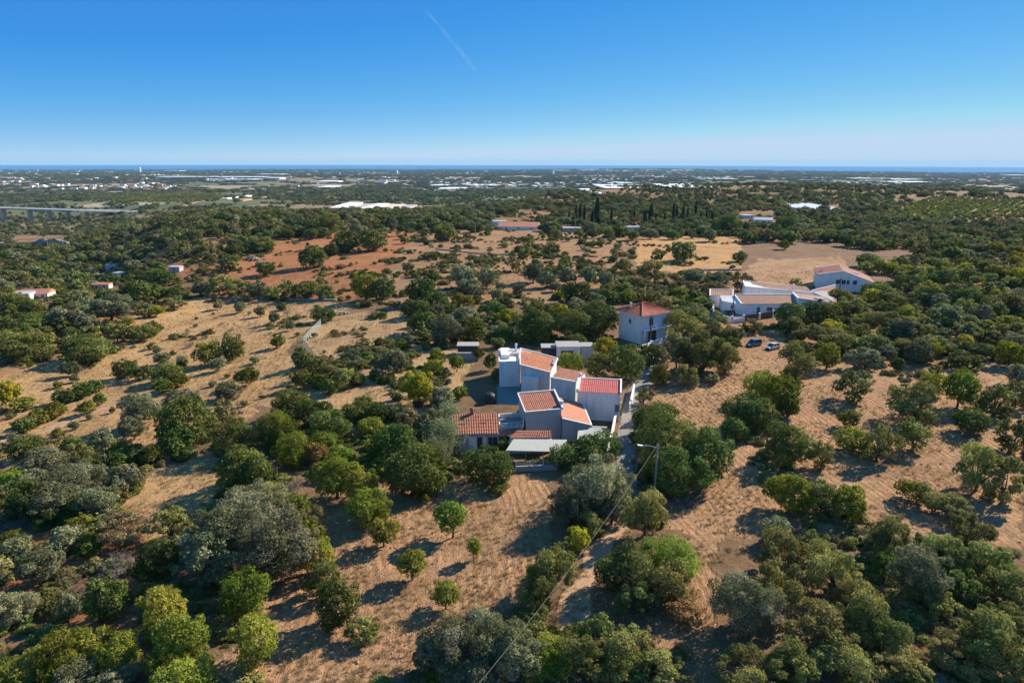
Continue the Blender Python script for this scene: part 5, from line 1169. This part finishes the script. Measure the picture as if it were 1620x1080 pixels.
# garden plants inside the fences
for k, (px, py, w, h, code, lb) in enumerate(((845, 731, 30, 14, 'S', 'low green bush behind the garden fence, left one'), (868, 730, 24, 14, 'shrub', 'low green bush behind the garden fence, right one'), (931, 650, 30, 18, 'oak', 'olive-brown yard shrub against the white garnet-roofed house'),
        (800, 703, 24, 22, 'carob', 'small dark tree at the porch of the grey house'), (757, 560, 22, 24, 'carob', 'dark shrub left of the white terrace tower, farthest'), (776, 575, 24, 30, 'carob', 'dark shrub beside the white terrace tower, middle'), (786, 596, 20, 30, 'oak', 'tall shrub hugging the white terrace tower base'),
        (1040, 345, 30, 14, 'carob', 'dark broad crown among the cypresses'), (978, 656, 12, 14, 'carob', 'small dark plant by the lane wall'), (1100, 300, 1, 1, 'oak', ''))):
    if not lb: continue
    mat = {'S': 'shrub'}.get(code, code); e = place('S', px, py, w, h, False); o = bpy.data.objects.new('garden_shrub', rt.choice(BANK[('low', 'small')])[0]); COL.objects.link(o); objmat(o, M[mat]); o.location = (e['x'], e['y'], e['z'] + e['c'] * .8); o.scale = (e['a'], e['a'], e['c']); o.rotation_euler = (0, 0, k)
    tag(o, lb, 'shrub', 'garden shrubs round the houses')
# brush piles and stone heaps
for k, (px, py, w, h, lb) in enumerate(((528, 522, 40, 14, 'reddish cut-branch pile nearest the net fence top'), (545, 545, 36, 14, 'reddish brush pile right of the net fence bend'), (585, 545, 36, 20, 'largest reddish brush pile on the bare plot'), (520, 562, 30, 14, 'brush pile low beside the net fence'), (560, 520, 30, 12, 'thin brush pile on the far side of the bare plot'),
        (1012, 765, 60, 24, 'grey heap of dead branches under the lamp pole'), (1080, 780, 90, 26, 'long grey heap of dead branches below the dark bushy mass'), (1480, 1062, 60, 30, 'pale fallen branches in deep shade at the bottom right'), (455, 762, 60, 22, 'grey-brown brush pile in the orchard shade'))):
    e = place('D', px, py, w, h, False); g = (e['x'], e['y'], e['z']); o = bpy.data.objects.new('brush_pile', TWIGS[k % 4]); COL.objects.link(o); objmat(o, M['rust'] if k < 5 else M['twig']); hh = max(.5, e['a'] * .35); o.location = (g[0], g[1], g[2] + hh * .9); o.scale = (e['a'], e['a'] * .8, hh); o.rotation_euler = (0, 0, k * 2.1)
    tag(o, lb, 'brush pile', 'piles of cut branches')
STONE = [hull_blob(s_) for s_ in range(5)]
for s_ in STONE: s_.materials.append(M['rock'])
def stone_heap(px, py, w, h, label, n=26):
    g0 = ground_at(px, py); dep = (g0 - CP) @ FWD; a = w * .47 * dep / 1080; r = random.Random(px); t = thing('stone_heap', label, 'stones', tuple(g0))
    for k in range(n):
        x = r.gauss(0, .42) * a; y = r.gauss(0, .3) * a; o = bpy.data.objects.new('stone', STONE[k % 5]); COL.objects.link(o); o.parent = t; s_ = r.uniform(.12, .26) * min(a, 4); o.location = (x, y, s_ * .4 + max(0, (1 - math.hypot(x, y) / a)) * h * .5 * dep / 1080 * r.random()); o.scale = (s_, s_, s_ * r.uniform(.6, 1)); o.rotation_euler = (r.random(), r.random(), r.random() * 6)
stone_heap(400, 412, 30, 8, 'grey stone heap on the red soil at the left'); stone_heap(541, 497, 26, 7, 'pale stone and rubble heap right of the round field tree')
# dry stone terraces
def stone_wall(label, pts, h=.9):
    g = [ground_at(*p) for p in pts]; t = thing('stone_wall', label, 'wall', tuple(g[0])); r = random.Random(int(pts[0][0])); vb = MB(); o0 = g[0]
    for a, b in zip(g[:-1], g[1:]):
        L = np.linalg.norm(b - a); n = int(L / .7)
        for k in range(n):
            p = a + (b - a) * (k + r.random()) / n
            for lv in (0, 1):
                s_ = r.uniform(.3, .48); z = gz(p[0], p[1]) + lv * h * .5 + .1; vb.obox(np.array([p[0] + r.uniform(-.1, .1), p[1] + r.uniform(-.15, .15), z]) - o0, (s_, r.uniform(-.1, .1), 0), (r.uniform(-.08, .08), s_ * .7, 0), (0, 0, h * .27))
    vb.build('stones', M['rock'], t, kind='stuff')
stone_wall('low dry-stone terrace wall below the orange soil', [(1085, 430), (1130, 428), (1173, 428)]); stone_wall('dry-stone wall between the red field and the left grass field', [(330, 470), (420, 473), (530, 476)], .7); stone_wall('dry-stone edge above the bare pink plot', [(690, 395), (760, 402), (830, 405)], .7)

# ------------------------------------------------------------------ uncounted stuff: geometry-node scatter
def scatter(name, P, rot, scl, idx, protos, label):
    me = bpy.data.meshes.new(name); n = len(P); me.vertices.add(n); me.vertices.foreach_set('co', np.asarray(P, np.float32).ravel())
    for nm, ty, v in (('rot', 'FLOAT', rot), ('idx', 'INT', idx)):
        at = me.attributes.new(nm, ty, 'POINT'); at.data.foreach_set('value', np.asarray(v, np.float32 if ty == 'FLOAT' else np.int32))
    at = me.attributes.new('scl', 'FLOAT_VECTOR', 'POINT'); at.data.foreach_set('vector', np.asarray(scl, np.float32).ravel())
    o = link(name, me, kind='stuff', label=label)
    c = bpy.data.collections.new(name + '_pieces')
    for k, (pm, mt) in enumerate(protos):
        q = bpy.data.objects.new(f'{name}_piece_{k:02d}', pm)
        if mt is not None: objmat(q, mt)
        c.objects.link(q)
    ng = bpy.data.node_groups.new(name, 'GeometryNodeTree'); ng.interface.new_socket('Geometry', in_out='INPUT', socket_type='NodeSocketGeometry'); ng.interface.new_socket('Geometry', in_out='OUTPUT', socket_type='NodeSocketGeometry')
    N = ng.nodes; L = ng.links; gi = N.new('NodeGroupInput'); go = N.new('NodeGroupOutput'); ci = N.new('GeometryNodeCollectionInfo'); ci.inputs[0].default_value = c; ci.inputs['Separate Children'].default_value = True; ci.inputs['Reset Children'].default_value = True
    iop = N.new('GeometryNodeInstanceOnPoints'); iop.inputs['Pick Instance'].default_value = True
    def attr(nm, ty):
        a = N.new('GeometryNodeInputNamedAttribute'); a.data_type = ty; a.inputs['Name'].default_value = nm; return a.outputs['Attribute']
    cx = N.new('ShaderNodeCombineXYZ'); L.new(attr('rot', 'FLOAT'), cx.inputs[2]); L.new(gi.outputs[0], iop.inputs['Points']); L.new(ci.outputs[0], iop.inputs['Instance']); L.new(attr('idx', 'INT'), iop.inputs['Instance Index'])
    L.new(cx.outputs[0], iop.inputs['Rotation']); L.new(attr('scl', 'FLOAT_VECTOR'), iop.inputs['Scale']); L.new(iop.outputs[0], go.inputs[0])
    md = o.modifiers.new('scatter', 'NODES'); md.node_group = ng; return o
def wedge(n, r0, r1, power=1.0, half=43, rg=rng):
    """random land points in view, density ~ r^-power extra"""
    u = rg.random(n)
    if abs(power - 2) < 1e-6: r = r0 * (r1 / r0) ** u
    else:
        k = 2 - power; r = (r0 ** k + u * (r1 ** k - r0 ** k)) ** (1 / k)
    a = rg.uniform(-math.radians(half), math.radians(half), n); return r * np.sin(a), r * np.cos(a)
def zone_index(x, y):
    z = hgt(x, y); px, py, dep = project(x, y, z); w = 1080 / np.maximum(dep, 20); out = np.full(len(x), -1)
    jx = px + w * 2.2 * fbm(x / 5, y / 5, 3, 31); jy = py + w * 1.4 * fbm(x / 5, y / 5, 3, 41)
    for k, (nm, poly) in enumerate(ZONES): out[inpoly(jx, jy, poly)] = list(SOILS).index(nm)
    return out, px, py, z
SI = {k: i for i, k in enumerate(SOILS)}
KO_HARD = KEEP_OUT[:4] + [KEEP_OUT[4], KEEP_OUT[5]]
LANEP = [(1040, 552), (1030, 552), (1000, 600), (975, 660), (972, 760), (1010, 790), (1010, 780), (1008, 680), (1045, 575)]
tlow = [(m_, M[q]) for (m_, _t) in BANK[('low', 'small')] + BANK[('low', 'far')] for q in ('oak', 'tan')] + [(m_, M['carob']) for (m_, _t) in BANK[('open', 'small')]]
# undergrowth
x, y = wedge(30000, 52, 620, 1.15); zi, px, py, z = zone_index(x, y); nz = fbm(x / 14, y / 14, 3, 61) + .35 * fbm(x / 60, y / 60, 2, 62)
lim = np.where(np.isin(zi, [SI['tilled'], SI['golden'], SI['brown'], SI['straw'], SI['orange']]), .34, np.where(np.isin(zi, [SI['tan'], SI['redsoil'], SI['pink']]), .20, -.02))
keep = (nz > lim)
TRK = [(1000, 770), (965, 830), (925, 895), (880, 985), (905, 1005), (950, 915), (990, 850), (1012, 790)]
for kp in KO_HARD + [LANEP, TRK]: keep &= ~inpoly(px, py, kp)
for kp in KEEP_OUT[7:9]: keep &= ~inpoly(px, py, kp)
x, y, z = x[keep], y[keep], z[keep]; n = len(x); s_ = rng.uniform(.22, .75, n) * (1 + (rng.random(n) < .12) * .9) * (1 + np.hypot(x, y) / 700)
scatter('undergrowth', np.stack([x, y, z + s_ * .3], -1), rng.uniform(0, 6.28, n), np.stack([s_ * 1.25, s_ * 1.25, s_ * .75], -1), rng.integers(0, len(tlow), n), tlow, 'scrubby undergrowth and weeds between the trees')
# loose bushes of one to two metres
x, y = wedge(15000, 90, 760, .9); zi, px, py, z = zone_index(x, y); nz = fbm(x / 20, y / 20, 3, 161) + .4 * fbm(x / 80, y / 80, 2, 162)
lim = np.where(np.isin(zi, [SI['tilled'], SI['golden'], SI['brown'], SI['straw'], SI['orange']]), .42, np.where(np.isin(zi, [SI['tan'], SI['redsoil'], SI['pink']]), .10, -.08)); keep = nz > lim
for kp in KEEP_OUT + [LANEP, TRK]: keep &= ~inpoly(px, py, kp)
x, y, z = x[keep], y[keep], z[keep]; n = len(x); s_ = rng.uniform(.6, 1.5, n) * (1 + (rng.random(n) < .2) * .5)
tb = [(m_, M[q]) for cls in ('open', 'low', 'fluffy') for (m_, _t) in BANK[(cls, 'small')][:3] for q in ('oak', 'olive', 'shrub', 'carob')] + [(BANK[('open', 'small')][0][0], M['tan']), (BANK[('open', 'small')][1][0], M['tan'])]
scatter('loose_bushes', np.stack([x, y, z + s_ * .55], -1), rng.uniform(0, 6.28, n), np.stack([s_, s_, s_ * .8], -1), rng.integers(0, len(tb), n), tb, 'loose low bushes and saplings between the larger trees')
# dry grass tufts
def tuft(seed):
    r = np.random.default_rng(seed); V = []; F = []; sh = []
    for k in range(16):
        b = np.array([r.normal() * .25, r.normal() * .25, 0]); t = b + np.array([r.normal() * .35, r.normal() * .35, r.uniform(.5, 1.1)]); w = np.array([r.normal(), r.normal(), 0]); w = w / np.linalg.norm(w) * .055; k0 = len(V); V.extend([b - w, b + w, t]); F.append((k0, k0 + 1, k0 + 2)); sh.extend([r.random()] * 3)
    me = mesh_np('tuft', V, F); at = me.attributes.new('shade', 'FLOAT', 'POINT'); at.data.foreach_set('value', np.array(sh, np.float32)); me.materials.append(None); return me
TU = [(tuft(s_), M['grass']) for s_ in range(4)]
x, y = wedge(60000, 50, 330, 1.2); zi, px, py, z = zone_index(x, y); nz = fbm(x / 9, y / 9, 3, 71)
lim = np.where(zi == SI['tilled'], -.05, np.where(zi == SI['golden'], -.32, np.where(zi == SI['tan'], -.05, .02))); keep = nz > lim
for kp in KO_HARD[:2] + [LANEP]: keep &= ~inpoly(px, py, kp)
x, y, z = x[keep], y[keep], z[keep]; n = len(x); s_ = rng.uniform(.22, .6, n)
scatter('dry_grass', np.stack([x, y, z - .02], -1), rng.uniform(0, 6.28, n), np.stack([s_, s_, s_], -1), rng.integers(0, 4, n), TU, 'dry straw-coloured grass tufts over the fields')
# clods and stones
CL = []
for s_ in range(4): q = hull_blob(40 + s_); q.materials.append(None); CL.append((q, M['clod'])); CL.append((q, M['clod']))
x, y = wedge(70000, 50, 260, 1.3); zi, px, py, z = zone_index(x, y); keep = (zi == SI['tilled']) | ((rng.random(len(x)) < .25) & (zi != SI['golden']))
for kp in KO_HARD[:2] + [LANEP]: keep &= ~inpoly(px, py, kp)
x, y, z = x[keep], y[keep], z[keep]; n = len(x); s_ = rng.uniform(.03, .10, n) * (1 + (rng.random(n) < .03) * 1.2)
scatter('soil_clods', np.stack([x, y, z + s_ * .15], -1), rng.uniform(0, 6.28, n), np.stack([s_, s_ * .8, s_], -1), rng.integers(0, len(CL), n), CL, 'clods and small stones on the tilled soil')
# mid-distance wood beyond the individually built trees
FARP = [(m_, M[q]) for cls in ('dense', 'open', 'fluffy') for (m_, _t) in BANK[(cls, 'far')] for q in ('far', 'oak', 'carob', 'olive')] + [(m_, M['tan']) for (m_, _t) in BANK[('open', 'far')][:2]]
rx = np.array([[e['x'], e['y'], e['z'] + e['zc']] for e in REST]).reshape(-1, 3); rsc = np.array([[e['a'], e['a'], e['c']] for e in REST]).reshape(-1, 3)
x, y = wedge(42000, 430, 2600, 1.25, 44); zi, px, py, z = zone_index(x, y); D = np.hypot(x, y); nz = fbm(x / 45, y / 45, 3, 81) + .5 * fbm(x / 240, y / 240, 3, 82)
lim = np.where(D < 900, -.22, np.where(D < 1600, -.12, -.06)); keep = nz > lim
keep &= ~np.isin(zi, [SI['brown'], SI['straw'], SI['redsoil'], SI['golden'], SI['grove'], SI['orange']]) & ~((zi == SI['pink']) & (rng.random(len(x)) < .9))
for kp in KEEP_OUT: keep &= ~inpoly(px, py, kp)
keep &= ~(inpoly(px, py, [(0, 331), (165, 336), (160, 345), (0, 345)]) & (rng.random(len(x)) < .75)) & ~inpoly(px, py, [(1245, 326), (1330, 326), (1330, 334), (1245, 334)]) & ~inpoly(px, py, [(530, 325), (660, 325), (660, 333), (530, 333)])
x, y, z, D = x[keep], y[keep], z[keep], D[keep]; n = len(x); s_ = rng.uniform(1.3, 3.3, n) * (1 + (rng.random(n) < .15) * .6) * (1 + ss(900, 2600, D) * .9)
P_ = np.concatenate([np.stack([x, y, z + s_ * .55], -1), rx]); S_ = np.concatenate([np.stack([s_, s_, s_ * rng.uniform(.6, .85, n)], -1), rsc]); n2 = len(P_)
scatter('distant_woodland', P_, rng.uniform(0, 6.28, n2), S_, rng.integers(0, len(FARP), n2), FARP, 'scattered trees and scrub covering the middle distance')
# young grove rows
gr = []
for poly in ([(1360, 345), (1480, 312), (1620, 318), (1620, 345), (1460, 352)], [(140, 318), (150, 306), (320, 304), (360, 312), (300, 322)]):
    pts = [ground_at(*q)[:2] for q in poly]; xs = [p[0] for p in pts]; ys = [p[1] for p in pts]; sp = 9 if poly[0][0] > 1000 else 16
    X, Y = np.meshgrid(np.arange(min(xs), max(xs), sp), np.arange(min(ys), max(ys), sp * 1.2)); X, Y = X.ravel(), Y.ravel(); Z = hgt(X, Y); qx, qy, _ = project(X, Y, Z); k = inpoly(qx, qy, poly); gr.append(np.stack([X[k] + rng.normal(size=k.sum()), Y[k] + rng.normal(size=k.sum()), Z[k] + 1.2], -1))
gr = np.concatenate(gr)[:16000]; n = len(gr); gs = rng.uniform(1.8, 2.6, n) * (1 + ss(900, 3000, gr[:, 1]) * 1.5); GRV = [(m_, M[q]) for (m_, _t) in BANK[('dense', 'far')] for q in ('almond', 'oak')]
scatter('grove_rows', gr, rng.uniform(0, 6, n), np.stack([gs, gs, gs * .8], -1), rng.integers(0, len(GRV), n), GRV, 'planted grove rows in the distance')
# plain: tree clumps and hedges
x, y = wedge(60000, 2000, 12800, 1.35, 44); D = np.hypot(x, y); nz = fbm(x / 160, y / 260, 3, 91) + .6 * fbm(x / 900, y / 900, 3, 92)
hedge = (np.abs(((x + 160 * vnoise(x / 500, y / 500, 3)) / 170) % 1 - .5) > .43) | (np.abs(((y + 200 * vnoise(x / 600, y / 600, 4)) / 330) % 1 - .5) > .45)
keep = (nz > .02) | (hedge & (nz > -.3)); z = hgt(x, y); keep &= z > -106; x, y, z, D = x[keep], y[keep], z[keep], D[keep]; n = len(x); s_ = rng.uniform(3.5, 8, n) * (1 + D / 5500)
PL = [(m_, M[q]) for cls in ('dense', 'open') for (m_, _t) in BANK[(cls, 'far')] for q in ('plain', 'plain', 'far')]
scatter('plain_trees', np.stack([x, y, z + s_ * .2], -1), rng.uniform(0, 6.28, n), np.stack([s_ * 1.5, s_ * 1.1, s_ * .42], -1), rng.integers(0, len(PL), n), PL, 'hedges and tree clumps across the far plain')

# ------------------------------------------------------------------ buildings and greenhouses of the plain
def block_mesh(roof):
    mb = MB(); mb.box(-.5, .5, -.5, .5, -.6, .8)
    if roof == 'flat': mb.box(-.52, .52, -.52, .52, .8, .9); k = 6
    else: mb.add([(-.54, -.56, .8), (.54, -.56, .8), (.54, .56, .8), (-.54, .56, .8), (-.54, 0, 1.25), (.54, 0, 1.25)], [(0, 1, 5, 4), (2, 3, 4, 5), (0, 4, 3), (1, 2, 5), (3, 2, 1, 0)]); k = 6
    me = bpy.data.meshes.new('distant_house'); me.from_pydata(mb.v, [], mb.f); me.materials.append(None); me.materials.append(None)
    for i, p in enumerate(me.polygons): p.material_index = 0 if i < k else 1
    return me
BM_ = [block_mesh('flat'), block_mesh('gable')]
rh = random.Random(12)
def dhouse(px, py, w, h, label, grp, roof=None, name='distant_house', cat='house', wall='farwhite', rm=None, deep=1.0):
    g = ground_at(px, py); dep = (g - CP) @ FWD; W_ = w * dep / 1080; H_ = h * dep / 1080
    k = rh.random() < .4 if roof is None else roof; o = bpy.data.objects.new(name, BM_[int(k)]); COL.objects.link(o); o.location = tuple(g); o.rotation_euler = (0, 0, rh.uniform(-.4, .4) if deep == 1 else rh.uniform(-.03, .03)); o.scale = (W_, W_ * .8 if deep == 1 else deep, H_)
    for i, mm in enumerate((M[wall], M[rm] if rm else (M['farroof'] if k else M['fargrey' if rh.random() < .3 else 'farwhite']))):
        o.material_slots[i].link = 'OBJECT'; o.material_slots[i].material = mm
    tag(o, label, cat, grp); return o
CL_ = [  # x0,x1,y0,y1,count,w,h,label
    (50, 168, 293, 300, 26, (4, 8), (1.8, 3.2), 'white row house left of the red-roofed estate', 'white row houses on the plain'),
    (170, 296, 291, 303, 44, (4, 8), (1.8, 3.4), 'house of the dense white-red estate beyond the viaduct', 'houses of the white and red estate'),
    (0, 34, 283, 296, 14, (4, 7), (1.8, 3), 'white house of the far left edge village', 'houses of the far left village'),
    (0, 260, 271.5, 277, 46, (2, 5), (.8, 1.5), 'tiny white coastal house on the left', 'tiny coastal houses on the left'),
    (40, 420, 277, 290, 22, (3, 6), (1.3, 2.2), 'small white house behind the white-red estate', 'scattered houses behind the estate'),
    (420, 780, 271.5, 283, 34, (2, 5), (1.0, 1.8), 'tiny pale coastal house left of centre', 'tiny pale houses, centre left'),
    (420, 800, 285, 314, 34, (3, 7), (1.4, 2.6), 'small white building on the central plain', 'white buildings of the central plain'),
    (900, 1200, 271.5, 281, 34, (2, 4), (.9, 1.6), 'tiny pale coastal building right of centre', 'tiny pale buildings, centre right'),
    (940, 1120, 284, 298, 12, (4, 9), (1.2, 2.2), 'white building near the long greenhouses', 'white buildings by the greenhouses'),
    (1180, 1620, 272, 290, 26, (2, 4), (.9, 1.6), 'tiny pale building on the right plain', 'tiny buildings on the right plain')]
nc = 0
for x0, x1, y0, y1, n, ww, hh, lb, gp in CL_:
    n = min(n, 290 - nc)
    for k, xx in enumerate(sorted(rh.uniform(x0, x1) for _ in range(n))):
        nc += 1; od = ['leftmost', 'second', 'third'][k] if k < 3 else f'{k + 1}th' if (k + 1) % 10 not in (1, 2, 3) or k + 1 in (11, 12, 13) else f'{k + 1}' + ('st', 'nd', 'rd')[(k + 1) % 10 - 1]
        lb_ = lb + (', leftmost one' if k == 0 else f', {od} from the left')
        dhouse(xx, rh.uniform(y0, y1), rh.uniform(*ww) * 1.35, rh.uniform(*hh) * 1.1, lb_, gp)
for px, py, w, h, lb in ((222, 273, 2.2, 9, 'slender white water tower on the left coast'), (60, 272, 1.4, 5, 'small white tower on the far left skyline'), (1270, 273, 5, 4, 'distant grey high-rise block near the sea on the right'), (875, 276, 3, 7, 'pale thin tower on the central coast'), (628, 276, 3, 7, 'pale tower right of centre-left hill')):
    dhouse(px, py, w, h, lb, None, False, 'distant_tower', 'tower')
# villages too small and many to count
sx_, sy_ = wedge(9000, 2400, 12300, 1.2, 40); vn = fbm(sx_ / 420, sy_ / 700, 3, 201) + .5 * fbm(sx_ / 1800, sy_ / 2500, 2, 202); kk = vn > .27; sx_, sy_ = sx_[kk], sy_[kk]; sz_ = hgt(sx_, sy_); kk = sz_ > -104; sx_, sy_, sz_ = sx_[kk], sy_[kk], sz_[kk]; ns = len(sx_)
wS = rng.uniform(8, 20, ns); HB = []
for q_ in (0, 1):
    for wl_, rf_ in (('farwhite', 'farwhite'), ('farwhite', 'farroof'), ('farcream', 'farroof')):
        me_ = BM_[q_].copy(); me_.materials.clear(); me_.materials.append(M[wl_]); me_.materials.append(M[rf_]); HB.append((me_, None))
scatter('distant_villages', np.stack([sx_, sy_, sz_], -1), rng.uniform(-.5, .5, ns), np.stack([wS, wS * .8, rng.uniform(4, 8, ns)], -1), rng.integers(0, len(HB), ns), HB, 'specks of white houses strewn over the far plain')
GH = [(257, 420, 281, 'long white greenhouse strip on the left plain'), (264, 290, 272, 'short white greenhouse near the left coast'), (340, 410, 285, 'lower of the left greenhouse strips'), (410, 450, 277, 'white greenhouse touching the centre-left hill'), (505, 537, 288, 'bright white warehouse on the centre-left plain'), (425, 450, 283, 'thin white greenhouse left of the bright warehouse'),
      (685, 748, 294, 'left part of the long central greenhouse'), (748, 829, 294, 'right part of the long central greenhouse'), (697, 740, 299, 'lower short greenhouse under the central ones'), (948, 1041, 296, 'large white greenhouse block left in the right cluster'), (975, 1000, 291, 'raised white hall above the large greenhouse block'), (1045, 1114, 295, 'right part of the right greenhouse cluster'), (1106, 1160, 284, 'thin distant greenhouse strip right of centre'),
      (1345, 1375, 284, 'thin pale greenhouse on the right plain'), (1381, 1462, 289, 'long pale greenhouse on the right plain'), (1400, 1450, 285, 'upper pale greenhouse on the right plain'), (1590, 1620, 279, 'pale strip at the right edge of the plain'), (510, 532, 297, 'low white hall under the bright warehouse'), (925, 942, 304, 'small white hall behind the cypresses')]
for x0, x1, yb, lb in GH: dhouse((x0 + x1) / 2, yb, x1 - x0, 1.8 if x1 - x0 > 30 else 2.4, lb, None, False, 'greenhouse', 'greenhouse', 'greenhouse', 'greenhouse', deep=160)
for px, py, w, h, lb, wl, rm in ((550, 327, 24, 7, 'white industrial hall at the left end of the works', 'farwhite', 'farwhite'), (572, 329, 18, 6, 'second hall of the white industrial works', 'farwhite', 'fargrey'), (594, 328, 20, 5, 'third hall of the white industrial works', 'farwhite', 'farwhite'), (618, 329, 26, 4, 'cream hall right in the industrial works', 'farcream', 'farcream'), (640, 330, 18, 4, 'last cream hall of the industrial works', 'farcream', 'fargrey'),
        (377, 313, 9, 4, 'lone white cube house on the plain edge', 'farwhite', 'farwhite'), (398, 315, 16, 3.5, 'terracotta-coloured building right of the lone white cube', 'farcream', 'farroof')):
    dhouse(px, py, w, h * .5, lb, None, False, 'industrial_hall', 'building', wl, rm, deep=170)
def barn(px, py, w, h, label):
    g = ground_at(px, py); dep = (g - CP) @ FWD; W_ = w * dep / 1080; H_ = h * dep / 1080; t = thing('greenhouse', label, 'greenhouse', tuple(g), -.05); n = 6
    mb = MB(); mb.box(-W_ / 2, W_ / 2, -25, 60, -2, H_ * .4); mb.build('wall', M['greenhouse'], t)
    for k in range(n):
        a = -W_ / 2 + W_ * k / n; b = a + W_ / n; mb = MB(); mb.add([(a, -25, H_ * .4), (b, -25, H_ * .4), (b, 60, H_ * .4), (a, 60, H_ * .4), ((a + b) / 2, -25, H_ * .62), ((a + b) / 2, 60, H_ * .62)], [(0, 1, 4), (3, 5, 2), (0, 4, 5, 3), (1, 2, 5, 4)]); mb.build('roof', M['greenhouse'], t)
barn(1287, 331, 62, 7, 'large white multi-bay greenhouse beyond the field, right of centre')
strip('plain_track', [(180, 320), (200, 316), (250, 313), (330, 311)], 12, M['track'], 'pale farm track across the green plain field', .6, .5)
strip('plain_track', [(255, 333), (290, 326), (315, 319), (358, 312)], 12, M['track'], 'pale track climbing right across the plain', .6, .5)
strip('motorway', [(560, 333), (640, 331), (700, 331), (770, 329)], 16, M['asphalt'], 'pale motorway line behind the wooded crest', .8, .2)

# ------------------------------------------------------------------ contrail
def contrail():
    m_, n, l, p = new_mat('contrail_vapour'); out = n['Material Output']; pos = n.new('ShaderNodeTexCoord').outputs['Object']
    df = n.new('ShaderNodeBsdfTranslucent'); df.inputs[0].default_value = (1, 1, 1, 1); d2 = n.new('ShaderNodeBsdfDiffuse'); d2.inputs[0].default_value = (1, 1, 1, 1); ad = n.new('ShaderNodeMixShader'); l.new(df.outputs[0], ad.inputs[1]); l.new(d2.outputs[0], ad.inputs[2])
    tr = n.new('ShaderNodeBsdfTransparent'); mx = n.new('ShaderNodeMixShader')
    mp = n.new('ShaderNodeMapping'); mp.inputs['Scale'].default_value = (.0004, .0004, .0004); l.new(pos, mp.inputs[0]); f = ramp(n, l, noise(n, l, 1, 5, .7, mp.outputs[0]), [(.42, (0, 0, 0)), (.8, (.15, .15, .15))])
    l.new(f, mx.inputs[0]); l.new(tr.outputs[0], mx.inputs[1]); l.new(ad.outputs[0], mx.inputs[2]); l.new(mx.outputs[0], out.inputs[0])
    def sky_pt(px, py, Z): d = ray(px, py); return CP + d * ((Z - CAMH) / d[2])
    a, b = sky_pt(672, 14, 9500), sky_pt(752, 110, 9500); pts = [a + (b - a) * t for t in np.linspace(0, 1, 14)]; L = np.linalg.norm(b - a)
    o_ = a; mb = MB(); mb.tube([p - o_ for p in pts], [45 + 110 * (k / 13) + 40 * (k % 3 == 1) for k in range(14)], 8, True); o = mb.build('contrail', m_, None, True, label='faint broken white contrail high in the blue sky', kind='structure'); o.location = tuple(o_); o.visible_shadow = True
contrail()
def cirrus():
    m_, n, l, p = new_mat('thin_cloud'); out = n['Material Output']; pos = n.new('ShaderNodeTexCoord').outputs['Object']; d1 = n.new('ShaderNodeBsdfTranslucent'); d1.inputs[0].default_value = (1, 1, 1, 1); tr = n.new('ShaderNodeBsdfTransparent'); mx = n.new('ShaderNodeMixShader')
    mp = n.new('ShaderNodeMapping'); mp.inputs['Scale'].default_value = (.00009, .00003, .0001); mp.inputs['Rotation'].default_value = (0, 0, .5); l.new(pos, mp.inputs[0])
    f = ramp(n, l, noise(n, l, 1.3, 8, .62, mp.outputs[0], .8), [(.56, (0, 0, 0)), (.9, (.10, .10, .10))])
    l.new(f, mx.inputs[0]); l.new(tr.outputs[0], mx.inputs[1]); l.new(d1.outputs[0], mx.inputs[2]); l.new(mx.outputs[0], out.inputs[0])
    V = []; F = []
    for i in range(21):
        for j in range(21): x_, y_ = -60000 + 9000 * i, 18000 + 6000 * j; V.append((x_, y_, 9000 + 250 * math.sin(x_ / 9000) + 200 * math.cos(y_ / 7000)))
    for i in range(20):
        for j in range(20): F.append((i * 21 + j, (i + 1) * 21 + j, (i + 1) * 21 + j + 1, i * 21 + j + 1))
    link('high_cloud', mesh_np('high_cloud', V, F, True), m_, kind='structure', label='faint wisps of high thin cloud')
# ------------------------------------------------------------------ haze
HAZE = 1
if HAZE:
    mb = MB(); mb.box(-27000, 27000, -27000, 27000, -180, CAMH + 30)
    hz = bpy.data.materials.new('haze'); hz.use_nodes = True; n = hz.node_tree.nodes; n.clear(); out = n.new('ShaderNodeOutputMaterial'); pv = n.new('ShaderNodeVolumePrincipled')
    pv.inputs['Color'].default_value = (.42, .74, 1.0, 1); pv.inputs['Density'].default_value = 3.0e-5; pv.inputs['Anisotropy'].default_value = 0; hz.node_tree.links.new(pv.outputs[0], out.inputs['Volume'])
    mb.build('haze', hz, kind='stuff', label='thin blue air over the whole land')
